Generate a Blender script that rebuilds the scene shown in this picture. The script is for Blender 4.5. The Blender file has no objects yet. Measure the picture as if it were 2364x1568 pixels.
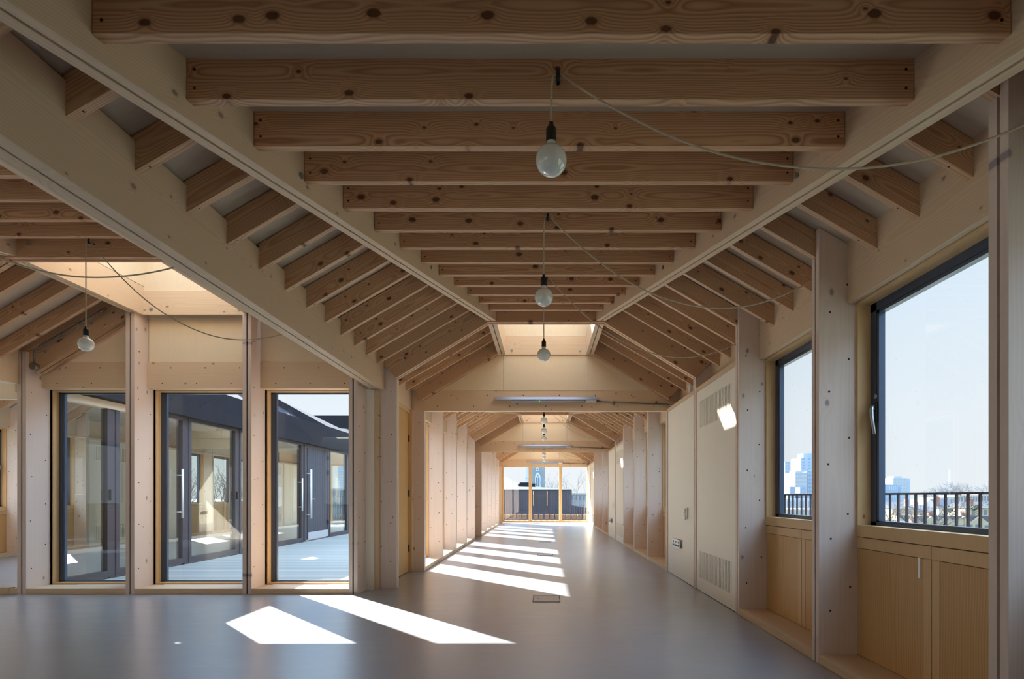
import bpy, math, random
from mathutils import Vector, Matrix
random.seed(7)
S = bpy.context.scene
COL = S.collection
# ------------------------------------------------------------------ camera, sky, sun, exposure
FPX = 1373.0
CX, CZ = -0.025, 1.1
cam_d = bpy.data.cameras.new('camera')
cam_d.sensor_width = 36.0
cam_d.lens = FPX / 2364 * 36
cam_d.shift_x = -74 / 2364
cam_d.shift_y = 363 / 2364
cam_d.clip_end = 4000
cam = bpy.data.objects.new('camera', cam_d)
cam.location = (CX, 0, CZ)
cam.rotation_euler = (math.radians(90), 0, 0)
COL.objects.link(cam)
S.camera = cam
S.view_settings.view_transform = 'Standard'
S.view_settings.look = 'None'
S.view_settings.exposure = 0.6
S.view_settings.gamma = 1
S.view_settings.use_curve_mapping = False
S.cycles.use_denoising = True
S.cycles.max_bounces = 10
S.cycles.diffuse_bounces = 6
S.cycles.glossy_bounces = 3
S.cycles.transparent_max_bounces = 24
S.cycles.sample_clamp_indirect = 8.0

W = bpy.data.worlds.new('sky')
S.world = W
W.use_nodes = True
wn = W.node_tree
wn.nodes.clear()
wo = wn.nodes.new('ShaderNodeOutputWorld')
bg = wn.nodes.new('ShaderNodeBackground')
tc = wn.nodes.new('ShaderNodeTexCoord')
sx = wn.nodes.new('ShaderNodeSeparateXYZ')
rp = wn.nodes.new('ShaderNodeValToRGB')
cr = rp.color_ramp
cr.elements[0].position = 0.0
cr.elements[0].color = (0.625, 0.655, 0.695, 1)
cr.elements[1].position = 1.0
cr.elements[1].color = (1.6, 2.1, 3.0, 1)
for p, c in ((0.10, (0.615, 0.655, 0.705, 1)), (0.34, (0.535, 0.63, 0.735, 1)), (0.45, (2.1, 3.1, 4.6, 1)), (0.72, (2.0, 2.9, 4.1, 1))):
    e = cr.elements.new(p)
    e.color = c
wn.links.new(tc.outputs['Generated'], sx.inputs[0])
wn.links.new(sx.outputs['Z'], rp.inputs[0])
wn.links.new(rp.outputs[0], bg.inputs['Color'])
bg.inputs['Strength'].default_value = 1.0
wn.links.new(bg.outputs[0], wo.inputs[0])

EL = math.radians(32.8)
L = Vector((0.663 * math.cos(EL), -0.749 * math.cos(EL), -math.sin(EL)))
sun_d = bpy.data.lights.new('sun', 'SUN')
sun_d.energy = 25.0
sun_d.angle = math.radians(0.6)
sun_d.color = (1.0, 0.955, 0.88)
sun = bpy.data.objects.new('sun', sun_d)
sun.rotation_euler = L.to_track_quat('-Z', 'Y').to_euler()
sun.location = (-20, 30, 25)
COL.objects.link(sun)


# ------------------------------------------------------------------ materials
class NT:
    def __init__(s, name):
        s.m = bpy.data.materials.new(name)
        s.m.use_nodes = True
        s.t = s.m.node_tree
        s.b = s.t.nodes['Principled BSDF']
        s.out = s.t.nodes['Material Output']

    def n(s, k, **kw):
        x = s.t.nodes.new('ShaderNode' + k)
        for a, v in kw.items():
            setattr(x, a, v)
        return x

    def l(s, a, b):
        s.t.links.new(a, b)

    def v(s, sock, val):
        if isinstance(val, (int, float)):
            sock.default_value = val
        elif isinstance(val, (tuple, list)):
            if len(val) == 3 and sock.type == 'RGBA':
                val = (*val, 1)
            sock.default_value = val
        else:
            s.l(val, sock)

    def math(s, op, a, b=0.0, c=None, clamp=False):
        x = s.n('Math', operation=op, use_clamp=clamp)
        s.v(x.inputs[0], a)
        s.v(x.inputs[1], b)
        if c is not None:
            s.v(x.inputs[2], c)
        return x.outputs[0]

    def vm(s, op, a, b):
        x = s.n('VectorMath', operation=op)
        s.v(x.inputs[0], a)
        s.v(x.inputs[1], b)
        return x.outputs[0]

    def mix(s, f, a, b, blend='MIX'):
        x = s.n('Mix', data_type='RGBA', blend_type=blend)
        s.v(x.inputs[0], f)
        s.v(x.inputs[6], a)
        s.v(x.inputs[7], b)
        return x.outputs[2]

    def noise(s, vec, scale, detail=2.0, rough=0.5, dist=0.0):
        x = s.n('TexNoise')
        s.v(x.inputs['Vector'], vec)
        x.inputs['Scale'].default_value = scale
        x.inputs['Detail'].default_value = detail
        x.inputs['Roughness'].default_value = rough
        x.inputs['Distortion'].default_value = dist
        return x.outputs[0]

    def rng(s, v, a, b, c=0.0, d=1.0, smooth=False):
        x = s.n('MapRange')
        if smooth:
            x.interpolation_type = 'SMOOTHSTEP'
        s.v(x.inputs[0], v)
        for i, q in enumerate((a, b, c, d)):
            s.v(x.inputs[1 + i], q)
        return x.outputs[0]


def srgb(r, g, b):
    f = lambda c: (c / 255 / 12.92) if c <= 10 else ((c / 255 + 0.055) / 1.055) ** 2.4
    return (f(r), f(g), f(b))


def plain(name, rgb, rough=0.5, metal=0.0, spec=0.5, emit=None, noise=0.0, nscale=8.0):
    m = NT(name)
    c = srgb(*rgb)
    m.b.inputs['Roughness'].default_value = rough
    m.b.inputs['Metallic'].default_value = metal
    m.b.inputs['Specular IOR Level'].default_value = spec
    if noise:
        o = m.n('TexCoord').outputs['Object']
        f = m.noise(o, nscale, 4)
        m.l(m.mix(f, tuple(x * (1 - noise) for x in c), tuple(min(1, x * (1 + noise)) for x in c)), m.b.inputs['Base Color'])
    else:
        m.b.inputs['Base Color'].default_value = (*c, 1)
    if emit:
        m.b.inputs['Emission Color'].default_value = (*srgb(*emit[0]), 1)
        m.b.inputs['Emission Strength'].default_value = emit[1]
    return m.m


def wood(name, base, dark, knot, ring=0.009, contrast=0.6, knots=0.55, ksize=0.09, rough=0.55, vary=0.12, fine=0.12, wav=0.035,
         kscale=(4.2, 6.5), sharp=2.2, curl=0.006):
    """long grain along local X, board depth along local Z, thickness along local Y"""
    m = NT(name)
    base, dark, knot = srgb(*base), srgb(*dark), srgb(*knot)
    tco = m.n('TexCoord').outputs['Object']
    rnd = m.n('ObjectInfo').outputs['Random']
    off = m.n('CombineXYZ')
    m.v(off.inputs[0], m.math('MULTIPLY', rnd, 71.0))
    m.v(off.inputs[1], m.math('MULTIPLY', rnd, 0.0))
    m.v(off.inputs[2], m.math('MULTIPLY', rnd, 0.0))
    P = m.vm('ADD', tco, off.outputs[0])
    sep = m.n('SeparateXYZ')
    m.l(P, sep.inputs[0])
    x, y, z = sep.outputs
    # knots pass through the thickness
    kv = m.n('CombineXYZ')
    m.v(kv.inputs[0], m.math('MULTIPLY', x, kscale[0]))
    m.v(kv.inputs[1], m.math('MULTIPLY', z, kscale[1]))
    vo = m.n('TexVoronoi', voronoi_dimensions='2D', feature='F1')
    m.l(kv.outputs[0], vo.inputs['Vector'])
    vo.inputs['Scale'].default_value = 1.0
    sc = m.n('SeparateColor')
    m.l(vo.outputs['Color'], sc.inputs[0])
    size = m.math('MULTIPLY', m.math('GREATER_THAN', sc.outputs[0], 1 - knots), m.math('MULTIPLY_ADD', sc.outputs[1], ksize, ksize * 0.35))
    dist = vo.outputs['Distance']
    dn = m.math('ADD', dist, m.math('MULTIPLY', m.math('SUBTRACT', m.noise(P, 40, 2), 0.5), 0.03))
    kmask = m.rng(dn, m.math('MULTIPLY', size, 0.75), m.math('ADD', size, 0.012), 1.0, 0.0)
    kmask = m.math('MULTIPLY', kmask, m.math('GREATER_THAN', size, 0.001), clamp=True)
    infl = m.math('MULTIPLY', m.math('EXPONENT', m.math('MULTIPLY', dist, -9.0)), m.math('GREATER_THAN', size, 0.001))
    # growth rings
    lowv = m.vm('MULTIPLY', P, (0.9, 2.5, 2.5))
    n1 = m.math('SUBTRACT', m.noise(lowv, 1.3, 2, 0.5), 0.5)
    zz = m.math('ADD', z, m.math('MULTIPLY_ADD', rnd, 0.12, -0.06))
    yy = m.math('ADD', y, m.math('MULTIPLY_ADD', rnd, 0.03, 0.035))
    r = m.math('SQRT', m.math('ADD', m.math('MULTIPLY', zz, zz), m.math('MULTIPLY', yy, yy)))
    r = m.math('ADD', r, m.math('MULTIPLY', n1, wav))
    r = m.math('ADD', r, m.math('MULTIPLY', infl, 0.05))
    n2 = m.math('SUBTRACT', m.noise(m.vm('MULTIPLY', P, (3, 12, 12)), 1.0, 3), 0.5)
    r = m.math('ADD', r, m.math('MULTIPLY', n2, curl))
    fr = m.math('FRACT', m.math('DIVIDE', r, ring))
    ringv = m.math('POWER', m.math('PINGPONG', m.math('MULTIPLY', fr, 1.0), 0.72), sharp)
    ringv = m.math('MULTIPLY', ringv, 1.9, clamp=True)
    fib = m.noise(m.vm('MULTIPLY', P, (3.0, 130, 130)), 1.0, 3, 0.6)
    blot = m.noise(m.vm('MULTIPLY', P, (0.8, 4, 4)), 1.0, 3, 0.5)
    c = m.mix(m.math('MULTIPLY', ringv, contrast), base, dark)
    c = m.mix(m.math('MULTIPLY', m.rng(fib, 0.3, 0.7), fine), c, dark)
    c = m.mix(m.math('MULTIPLY', m.rng(blot, 0.35, 0.75), 0.28 * contrast + 0.05), c, tuple(q * 0.8 for q in base))
    halo = m.math('MULTIPLY', m.rng(dist, size, m.math('MULTIPLY_ADD', size, 1.6, 0.03), 1.0, 0.0), m.math('GREATER_THAN', size, 0.001), clamp=True)
    c = m.mix(m.math('MULTIPLY', halo, 0.35), c, dark)
    c = m.mix(m.math('MULTIPLY', kmask, 0.85), c, knot)
    val = m.math('MULTIPLY_ADD', rnd, 2 * vary, 1 - vary)
    hs = m.n('HueSaturation')
    m.v(hs.inputs['Value'], val)
    m.v(hs.inputs['Color'], c)
    m.l(hs.outputs[0], m.b.inputs['Base Color'])
    m.b.inputs['Roughness'].default_value = rough
    m.b.inputs['Specular IOR Level'].default_value = 0.3
    return m.m


M_JOIST = wood('brown pine', (214, 172, 132), (160, 104, 68), (70, 36, 22), ring=0.010, contrast=0.85, wav=0.06, knots=0.62, ksize=0.085, vary=0.08)
M_RAFT = wood('rafter pine', (214, 178, 140), (166, 116, 78), (90, 52, 34), ring=0.010, contrast=0.7, wav=0.05, knots=0.5, ksize=0.08, vary=0.08)
M_LVL = wood('whitewashed pine', (224, 197, 164), (192, 158, 124), (146, 126, 112), ring=0.013, contrast=0.34, knots=0.42, ksize=0.05, vary=0.03, fine=0.1, kscale=(3.4, 5.0))
M_POST = wood('pale washed post', (223, 203, 188), (201, 175, 156), (140, 130, 136), ring=0.016, contrast=0.22, knots=0.3, ksize=0.05, vary=0.02, fine=0.08, kscale=(2.6, 4.2))
M_EDGE = wood('pale planed edge', (216, 188, 154), (186, 152, 116), (130, 92, 64), ring=0.011, contrast=0.3, knots=0.2, ksize=0.05, vary=0.03)
M_PLY = wood('birch plywood', (232, 213, 182), (216, 190, 152), (190, 150, 110), ring=0.022, contrast=0.16, knots=0.0, vary=0.02, fine=0.05, wav=0.3, sharp=1.2, curl=0.07)
M_PLYC = wood('ceiling plywood', (206, 190, 168), (186, 168, 144), (150, 120, 90), ring=0.05, contrast=0.15, knots=0.0, vary=0.02, fine=0.05, wav=0.3, sharp=1.3)
M_PANEL = wood('pale wall panel', (238, 230, 214), (228, 216, 196), (190, 170, 140), ring=0.03, contrast=0.14, knots=0.0, vary=0.01, fine=0.05, wav=0.05)
M_OAK = wood('honey window timber', (222, 186, 136), (198, 154, 102), (150, 104, 62), ring=0.01, contrast=0.3, knots=0.05, ksize=0.04, vary=0.06)
M_OAKP = wood('honey pine panel', (214, 174, 116), (190, 138, 82), (140, 90, 50), ring=0.02, contrast=0.62, knots=0.04, ksize=0.05, vary=0.03, wav=0.07)
M_GAP = plain('dark joint', (38, 28, 22), 0.9)
M_HOLE = plain('dark screw plug', (58, 38, 32), 0.8)
M_ZINC = plain('zinc bolt', (150, 160, 158), 0.4, 0.8)
M_DARK = plain('dark anodised aluminium', (74, 88, 110), 0.3, 0.3)
M_GREYF = plain('grey facade frame', (66, 60, 66), 0.45, 0.2)
M_BLK = plain('black holder', (14, 14, 15), 0.45)
M_CORD = plain('linen cord', (194, 176, 148), 0.9)
M_WHITE = plain('white plastic', (236, 234, 228), 0.35)
M_STEEL = plain('brushed steel', (176, 180, 184), 0.32, 0.9)
M_ALU = plain('pale aluminium', (190, 194, 204), 0.35, 0.6)
M_GALV = plain('galvanised conduit', (120, 116, 108), 0.4, 0.7)
M_SHED = plain('black shed boards', (38, 40, 50), 0.7, noise=0.3, nscale=3)
M_FASC = plain('black roofing', (28, 29, 36), 0.7, spec=0.15, noise=0.25, nscale=5)
M_ROOF = plain('slate roof', (50, 52, 60), 0.85, spec=0.08, noise=0.2, nscale=6)
M_DOORD = plain('charcoal door boards', (58, 60, 70), 0.55)
M_KICK = plain('white kick plate', (190, 192, 196), 0.4, 0.3)
M_RAIL = plain('dark balustrade', (60, 54, 60), 0.5, 0.2)
M_LED = plain('green indicator', (60, 255, 120), 0.4, emit=((60, 255, 120), 2.0))
M_BOXF = plain('floor box lid', (188, 174, 166), 0.35)


def glass(name, tint=(0.975, 0.99, 0.985), ior=1.75, rough=0.0):
    m = NT(name)
    m.t.nodes.remove(m.b)
    tr = m.n('BsdfTransparent')
    tr.inputs[0].default_value = (*tint, 1)
    gl = m.n('BsdfGlossy')
    gl.inputs['Roughness'].default_value = rough
    fr = m.n('Fresnel')
    fr.inputs[0].default_value = ior
    ms = m.n('MixShader')
    ge = m.n('NewGeometry')
    fac = m.math('MULTIPLY', fr.outputs[0], m.math('SUBTRACT', 1.0, ge.outputs['Backfacing']))
    m.l(fac, ms.inputs[0])
    m.l(tr.outputs[0], ms.inputs[1])
    m.l(gl.outputs[0], ms.inputs[2])
    m.l(ms.outputs[0], m.out.inputs[0])
    return m.m


M_GLASS = glass('window glass')
M_GLASSK = glass('frosted rooflight glass', (0.74, 0.74, 0.73), 1.5)
M_GLASSR = glass('facade glass', (0.86, 0.90, 0.88), 1.7)


def bulb_mat():
    m = NT('milky bulb glass')
    m.b.inputs['Base Color'].default_value = (0.80, 0.79, 0.72, 1)
    m.b.inputs['Roughness'].default_value = 0.06
    m.b.inputs['Subsurface Weight'].default_value = 0.35
    m.b.inputs['Subsurface Radius'].default_value = (0.05, 0.05, 0.045)
    m.b.inputs['Coat Weight'].default_value = 1.0
    m.b.inputs['Coat Roughness'].default_value = 0.02
    return m.m


M_BULB = bulb_mat()


def floor_mat():
    m = NT('grey resin floor')
    o = m.n('TexCoord').outputs['Object']
    a = m.noise(o, 0.7, 5, 0.6, 0.6)
    b = m.noise(m.vm('MULTIPLY', o, (3, 9, 1)), 1.0, 6, 0.65, 0.4)
    c = m.mix(m.rng(a, 0.3, 0.7), srgb(128, 134, 143), srgb(139, 145, 154))
    c = m.mix(m.math('MULTIPLY', m.rng(b, 0.5, 0.8), 0.25), c, srgb(150, 154, 160))
    m.l(c, m.b.inputs['Base Color'])
    m.l(m.rng(b, 0.2, 0.8, 0.30, 0.42), m.b.inputs['Roughness'])
    m.b.inputs['Specular IOR Level'].default_value = 0.7
    m.b.inputs['Coat Weight'].default_value = 1.0
    m.b.inputs['Coat IOR'].default_value = 1.7
    m.b.inputs['Coat Roughness'].default_value = 0.27
    return m.m


def plank_mat(name, c1, c2, pitch, axis, gap, rough=0.7, contrast=1.0):
    m = NT(name)
    o = m.n('TexCoord').outputs['Object']
    sep = m.n('SeparateXYZ')
    m.l(o, sep.inputs[0])
    q = m.math('DIVIDE', sep.outputs[axis], pitch)
    f = m.math('FRACT', q)
    wn_ = m.n('TexWhiteNoise', noise_dimensions='1D')
    m.v(wn_.inputs['W'], m.math('FLOOR', q))
    c = m.mix(wn_.outputs[0], srgb(*c1), srgb(*c2))
    sc = [40, 40, 40]
    sc[1 - axis if axis < 2 else 2] = 1.5
    g = m.noise(m.vm('MULTIPLY', o, tuple(sc)), 1.0, 3)
    c = m.mix(m.math('MULTIPLY', g, 0.25), c, tuple(x * 0.7 for x in srgb(*c1)))
    gm = m.math('LESS_THAN', f, gap)
    c = m.mix(gm, c, tuple(x * 0.25 for x in srgb(*c1)))
    m.l(c, m.b.inputs['Base Color'])
    m.b.inputs['Roughness'].default_value = rough
    return m.m


M_FLOOR = floor_mat()
M_DECK = plank_mat('weathered deck boards', (146, 148, 142), (172, 170, 162), 0.145, 1, 0.08)
M_CLAD = plank_mat('dark vertical cladding', (44, 46, 58), (54, 56, 68), 0.14, 0, 0.08)


# ------------------------------------------------------------------ mesh helpers
class MB:
    def __init__(s):
        s.v, s.f, s.mi, s.sm = [], [], [], []

    def face(s, idx, mi=0, smooth=False):
        s.f.append(idx)
        s.mi.append(mi)
        s.sm.append(smooth)

    def hexa(s, c, mi=0):
        """8 corners: bottom 4 (ccw seen from above), top 4"""
        b = len(s.v)
        s.v += [Vector(p) for p in c]
        for q in ((3, 2, 1, 0), (4, 5, 6, 7), (0, 1, 5, 4), (1, 2, 6, 5), (2, 3, 7, 6), (3, 0, 4, 7)):
            s.face([b + i for i in q], mi)
        return s

    def box(s, x0, x1, y0, y1, z0, z1, mi=0):
        x0, x1 = min(x0, x1), max(x0, x1)
        y0, y1 = min(y0, y1), max(y0, y1)
        return s.hexa([(x0, y0, z0), (x1, y0, z0), (x1, y1, z0), (x0, y1, z0), (x0, y0, z1), (x1, y0, z1), (x1, y1, z1), (x0, y1, z1)], mi)

    def prism(s, pts, vec, mi=0, mi_back=None):
        """polygon pts extruded by vec"""
        vec = Vector(vec)
        pts = [Vector(p) for p in pts]
        n = Vector((0, 0, 0))
        for i in range(len(pts)):
            n += pts[i].cross(pts[(i + 1) % len(pts)])
        if n.dot(vec) > 0:
            pts = pts[::-1]
        b, k = len(s.v), len(pts)
        s.v += pts + [p + vec for p in pts]
        s.face(list(range(b, b + k)), mi)
        s.face([b + k + i for i in range(k)][::-1], mi if mi_back is None else mi_back)
        for i in range(k):
            j = (i + 1) % k
            s.face([b + j, b + i, b + k + i, b + k + j], mi if mi_back is None else mi_back)
        return s

    def cyl(s, p0, p1, r0, r1=None, seg=12, mi=0, caps=True, smooth=True):
        r1 = r0 if r1 is None else r1
        p0, p1 = Vector(p0), Vector(p1)
        d = (p1 - p0).normalized()
        a = d.orthogonal().normalized()
        c = d.cross(a)
        b = len(s.v)
        for p, r in ((p0, r0), (p1, r1)):
            for i in range(seg):
                t = 2 * math.pi * i / seg
                s.v.append(p + a * (r * math.cos(t)) + c * (r * math.sin(t)))
        for i in range(seg):
            j = (i + 1) % seg
            s.face([b + i, b + j, b + seg + j, b + seg + i], mi, smooth)
        if caps:
            s.face([b + i for i in range(seg)][::-1], mi)
            s.face([b + seg + i for i in range(seg)], mi)
        return s

    def tube(s, pts, r, seg=8, mi=0):
        pts = [Vector(p) for p in pts]
        b = len(s.v)
        a = None
        for k, p in enumerate(pts):
            d = (pts[min(k + 1, len(pts) - 1)] - pts[max(k - 1, 0)]).normalized()
            if a is None:
                a = d.orthogonal().normalized()
            a = (a - d * a.dot(d)).normalized()
            c = d.cross(a)
            rr = r[k] if isinstance(r, (list, tuple)) else r
            for i in range(seg):
                t = 2 * math.pi * i / seg
                s.v.append(p + a * (rr * math.cos(t)) + c * (rr * math.sin(t)))
        for k in range(len(pts) - 1):
            for i in range(seg):
                j = (i + 1) % seg
                o = b + k * seg
                s.face([o + i, o + j, o + seg + j, o + seg + i], mi, True)
        s.face([b + i for i in range(seg)][::-1], mi)
        s.face([b + (len(pts) - 1) * seg + i for i in range(seg)], mi)
        return s

    def lathe(s, prof, c=(0, 0, 0), seg=28, mi=0):
        c = Vector(c)
        b = len(s.v)
        for r, z in prof:
            for i in range(seg):
                t = 2 * math.pi * i / seg
                s.v.append(c + Vector((r * math.cos(t), r * math.sin(t), z)))
        for k in range(len(prof) - 1):
            for i in range(seg):
                j = (i + 1) % seg
                o = b + k * seg
                s.face([o + i, o + j, o + seg + j, o + seg + i], mi, True)
        s.face([b + i for i in range(seg)][::-1], mi)
        s.face([b + (len(prof) - 1) * seg + i for i in range(seg)], mi)
        return s

    def build(s, name, mats, parent=None, xdir=(1, 0, 0), origin=None, bevel=0.0, label=None, cat=None, group=None, kind=None, up=(0, 0, 1)):
        if not isinstance(mats, (list, tuple)):
            mats = [mats]
        X = Vector(xdir).normalized()
        U = Vector(up)
        if abs(X.dot(U)) > 0.95:
            U = Vector((1, 0, 0)) if abs(X.x) < 0.5 else Vector((0, 1, 0))
        Y = U.cross(X).normalized()
        Z = X.cross(Y)
        if origin is None:
            lo = Vector((min(v[i] for v in s.v) for i in range(3)))
            hi = Vector((max(v[i] for v in s.v) for i in range(3)))
            origin = (lo + hi) / 2
        origin = Vector(origin)
        R = Matrix((X, Y, Z)).transposed()
        Ri = R.transposed()
        me = bpy.data.meshes.new(name)
        me.from_pydata([Ri @ (v - origin) for v in s.v], [], s.f)
        for m in mats:
            me.materials.append(m)
        me.polygons.foreach_set('material_index', s.mi)
        me.polygons.foreach_set('use_smooth', s.sm)
        me.update()
        o = bpy.data.objects.new(name, me)
        COL.objects.link(o)
        mw = Matrix.Translation(origin) @ R.to_4x4()
        if parent is not None:
            o.parent = parent
            o.matrix_basis = W_OF[parent.name].inverted() @ mw
        else:
            o.matrix_basis = mw
        W_OF[o.name] = mw
        tag(o, label, cat, group, kind)
        if bevel:
            b = o.modifiers.new('soft arris', 'BEVEL')
            b.width = bevel
            b.segments = 2
            b.limit_method = 'ANGLE'
        return o


W_OF = {}


def tag(o, label=None, cat=None, group=None, kind=None):
    for k, v in (('label', label), ('category', cat), ('group', group), ('kind', kind)):
        if v:
            o[k] = v
    return o


def empty(name, loc, label=None, cat=None, group=None, kind=None):
    o = bpy.data.objects.new(name, None)
    COL.objects.link(o)
    o.location = loc
    o.empty_display_size = 0.1
    W_OF[o.name] = Matrix.Translation(Vector(loc))
    return tag(o, label, cat, group, kind)


ORD = 'zeroth first second third fourth fifth sixth seventh eighth ninth tenth eleventh twelfth thirteenth fourteenth fifteenth sixteenth seventeenth eighteenth nineteenth twentieth'.split()


class Fr:
    """wall frame: u along the wall, n into the room, z up"""
    def __init__(s, o, u, n):
        s.o, s.u, s.n = Vector(o), Vector(u), Vector(n)

    def p(s, u, n, z):
        return s.o + s.u * u + s.n * n + Vector((0, 0, z))

    def box(s, mb, u0, u1, n0, n1, z0, z1, mi=0, ztop2=None):
        """ztop2: top height at n0 when it differs from that at n1"""
        zt = z1 if ztop2 is None else ztop2
        c = [s.p(u0, n0, z0), s.p(u1, n0, z0), s.p(u1, n1, z0), s.p(u0, n1, z0), s.p(u0, n0, zt), s.p(u1, n0, zt), s.p(u1, n1, z1), s.p(u0, n1, z1)]
        if (c[1] - c[0]).cross(c[3] - c[0]).z < 0:
            c = [c[3], c[2], c[1], c[0], c[7], c[6], c[5], c[4]]
        mb.hexa(c, mi)
        return mb


# ------------------------------------------------------------------ roof geometry
XE = 1.975      # inner face of the eave beams
XF = 1.785      # inner edge of the posts


def zr(x):      # underside of the rafters
    return 2.59 + 0.58 * (XE - abs(x))


def zj(v):      # underside of the joists, v = distance from the low end
    return 2.484 + 0.124 * v


def hw(v):      # half width between the hips
    return 1.738 - 0.182 * v


HT = 0.115


def xhex(mb, xa, xb, y0, y1, ba, bb, ta, tb, mi=0):
    """board in a plane of constant y from xa to xb (any order), bottoms ba bb, tops ta tb"""
    if xa > xb:
        xa, xb, ba, bb, ta, tb = xb, xa, bb, ba, tb, ta
    mb.hexa([(xa, y0, ba), (xb, y0, bb), (xb, y1, bb), (xa, y1, ba), (xa, y0, ta), (xb, y0, tb), (xb, y1, tb), (xa, y1, ta)], mi)


def ceiling(name, ax, y0, side_l=2.0, side_r=2.0, extra=0.0):
    mb = MB()
    A, B = y0 + 6.4, y0 + 8.0
    up = (0, 0, 0.13)
    for s, e in ((-1, side_l), (1, side_r)):
        f = lambda x, y: (ax + s * x, y, zr(x) + 0.18)
        mb.prism([f(e, y0), f(e, B + extra), f(0.70, B + extra), f(0.70, A), f(hw(6.4) + HT, A), f(hw(0) + HT, y0)], up, 0, 1)
    g = lambda x, v: (ax + x, y0 + v, zj(v) + 0.165)
    mb.prism([g(-hw(0) - 0.02, 0), g(hw(0) + 0.02, 0), g(hw(6.4) + 0.02, 6.4), g(-hw(6.4) - 0.02, 6.4)], up, 0, 1)
    return mb.build(name, [M_PLYC, M_ROOF], kind='structure', origin=(ax, y0 + 4, 3.0))


def double(mb, f, mi=0, mg=1):
    pass


def hips(ax, y0, where, mats=None):
    for s, sd in ((-1, 'courtyard'), (1, 'window')):
        mb = MB()
        v0, v1 = 0.0, 6.4 if True else 0
        for (a, b, lo, hi, mi) in ((0.0, 0.05, 0.0, 0.0, 0), (0.05, 0.065, 0.02, -0.02, 1), (0.065, 0.115, 0.0, 0.0, 0)):
            c = []
            for v in (v0, v1):
                xi, xo = hw(v) + a, hw(v) + b
                zb = zj(v) - 0.07 + lo
                zt = zr(hw(v) + HT) + 0.18 + hi
                c.append((xi, xo, y0 + v, zb, zt))
            (xi0, xo0, ya, zb0, zt0), (xi1, xo1, yb, zb1, zt1) = c
            q = [(xi0, ya, zb0), (xo0, ya, zb0), (xo1, yb, zb1), (xi1, yb, zb1), (xi0, ya, zt0), (xo0, ya, zt0), (xo1, yb, zt1), (xi1, yb, zt1)]
            q = [(ax + s * p[0], p[1], p[2]) for p in q]
            if s < 0:
                q = [q[1], q[0], q[3], q[2], q[5], q[4], q[7], q[6]]
            mb.hexa(q, mi)
        # zinc bolt heads on the face towards the joists
        for v in (0.9, 2.35, 4.2, 5.6):
            x = hw(v)
            p = Vector((ax + s * (x - 0.0), y0 + v, zj(v) + 0.02))
            mb.cyl(p, p + Vector((-s * 0.008, 0, 0)), 0.016, seg=10, mi=2)
        d = Vector((-s * 0.182 * 6.4, 6.4, 0.124 * 6.4))
        mb.build('hip_beam', [M_LVL, M_GAP, M_ZINC], xdir=d, kind='thing', cat='beam', group='hip beams',
                 label='long pale beam, %s side, sloping up to %s' % (sd, where))


def joists(ax, y0, ks, where, group, screws=True):
    for k in ks:
        v = 0.4 * k
        y = y0 + v
        mb = MB()
        h = hw(v)
        zb = zj(v)
        mb.box(ax - h, ax + h, y - 0.022, y + 0.022, zb, zb + 0.165)
        if screws:
            for s in (-1, 1):
                for dz in (0.045, 0.12):
                    p = Vector((ax + s * (h - 0.03), y - 0.022, zb + dz))
                    mb.cyl(p, p + Vector((0, -0.0015, 0)), 0.006, seg=8, mi=1)
        mb.build('ceiling_joist', [M_JOIST, M_HOLE], bevel=0.004, kind='thing', cat='joist', group=group,
                 label='knotty brown joist, %s up the flat slope of %s' % (ORD[k - JBASE], where))


JBASE = 1


def rafters(ax, y0, ks, sides, where, group):
    for s in sides:
        sd = 'courtyard' if s < 0 else 'window'
        cnt = 0
        for k in ks:
            v = 0.4 * k
            if k in (16, 20):
                continue
            cnt += 1
            y = y0 + v
            xi = hw(v) + HT if v < 6.4 else 0.70
            mb = MB()
            xhex(mb, ax + s * xi, ax + s * XE, y - 0.022, y + 0.022, zr(xi), zr(XE), zr(xi) + 0.17, zr(XE) + 0.17)
            p = Vector((ax + s * (XE - 0.10), y, zr(XE - 0.1)))
            mb.cyl(p, p + Vector((0, 0, -0.0015)), 0.006, seg=8, mi=1)
            mb.build('roof_rafter', [M_RAFT, M_HOLE], xdir=(s, 0, -0.58), bevel=0.004, kind='thing', cat='rafter', group=group % sd,
                     label='pine rafter, %s up, %s side of %s' % (ORD[cnt], sd, where))


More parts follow.
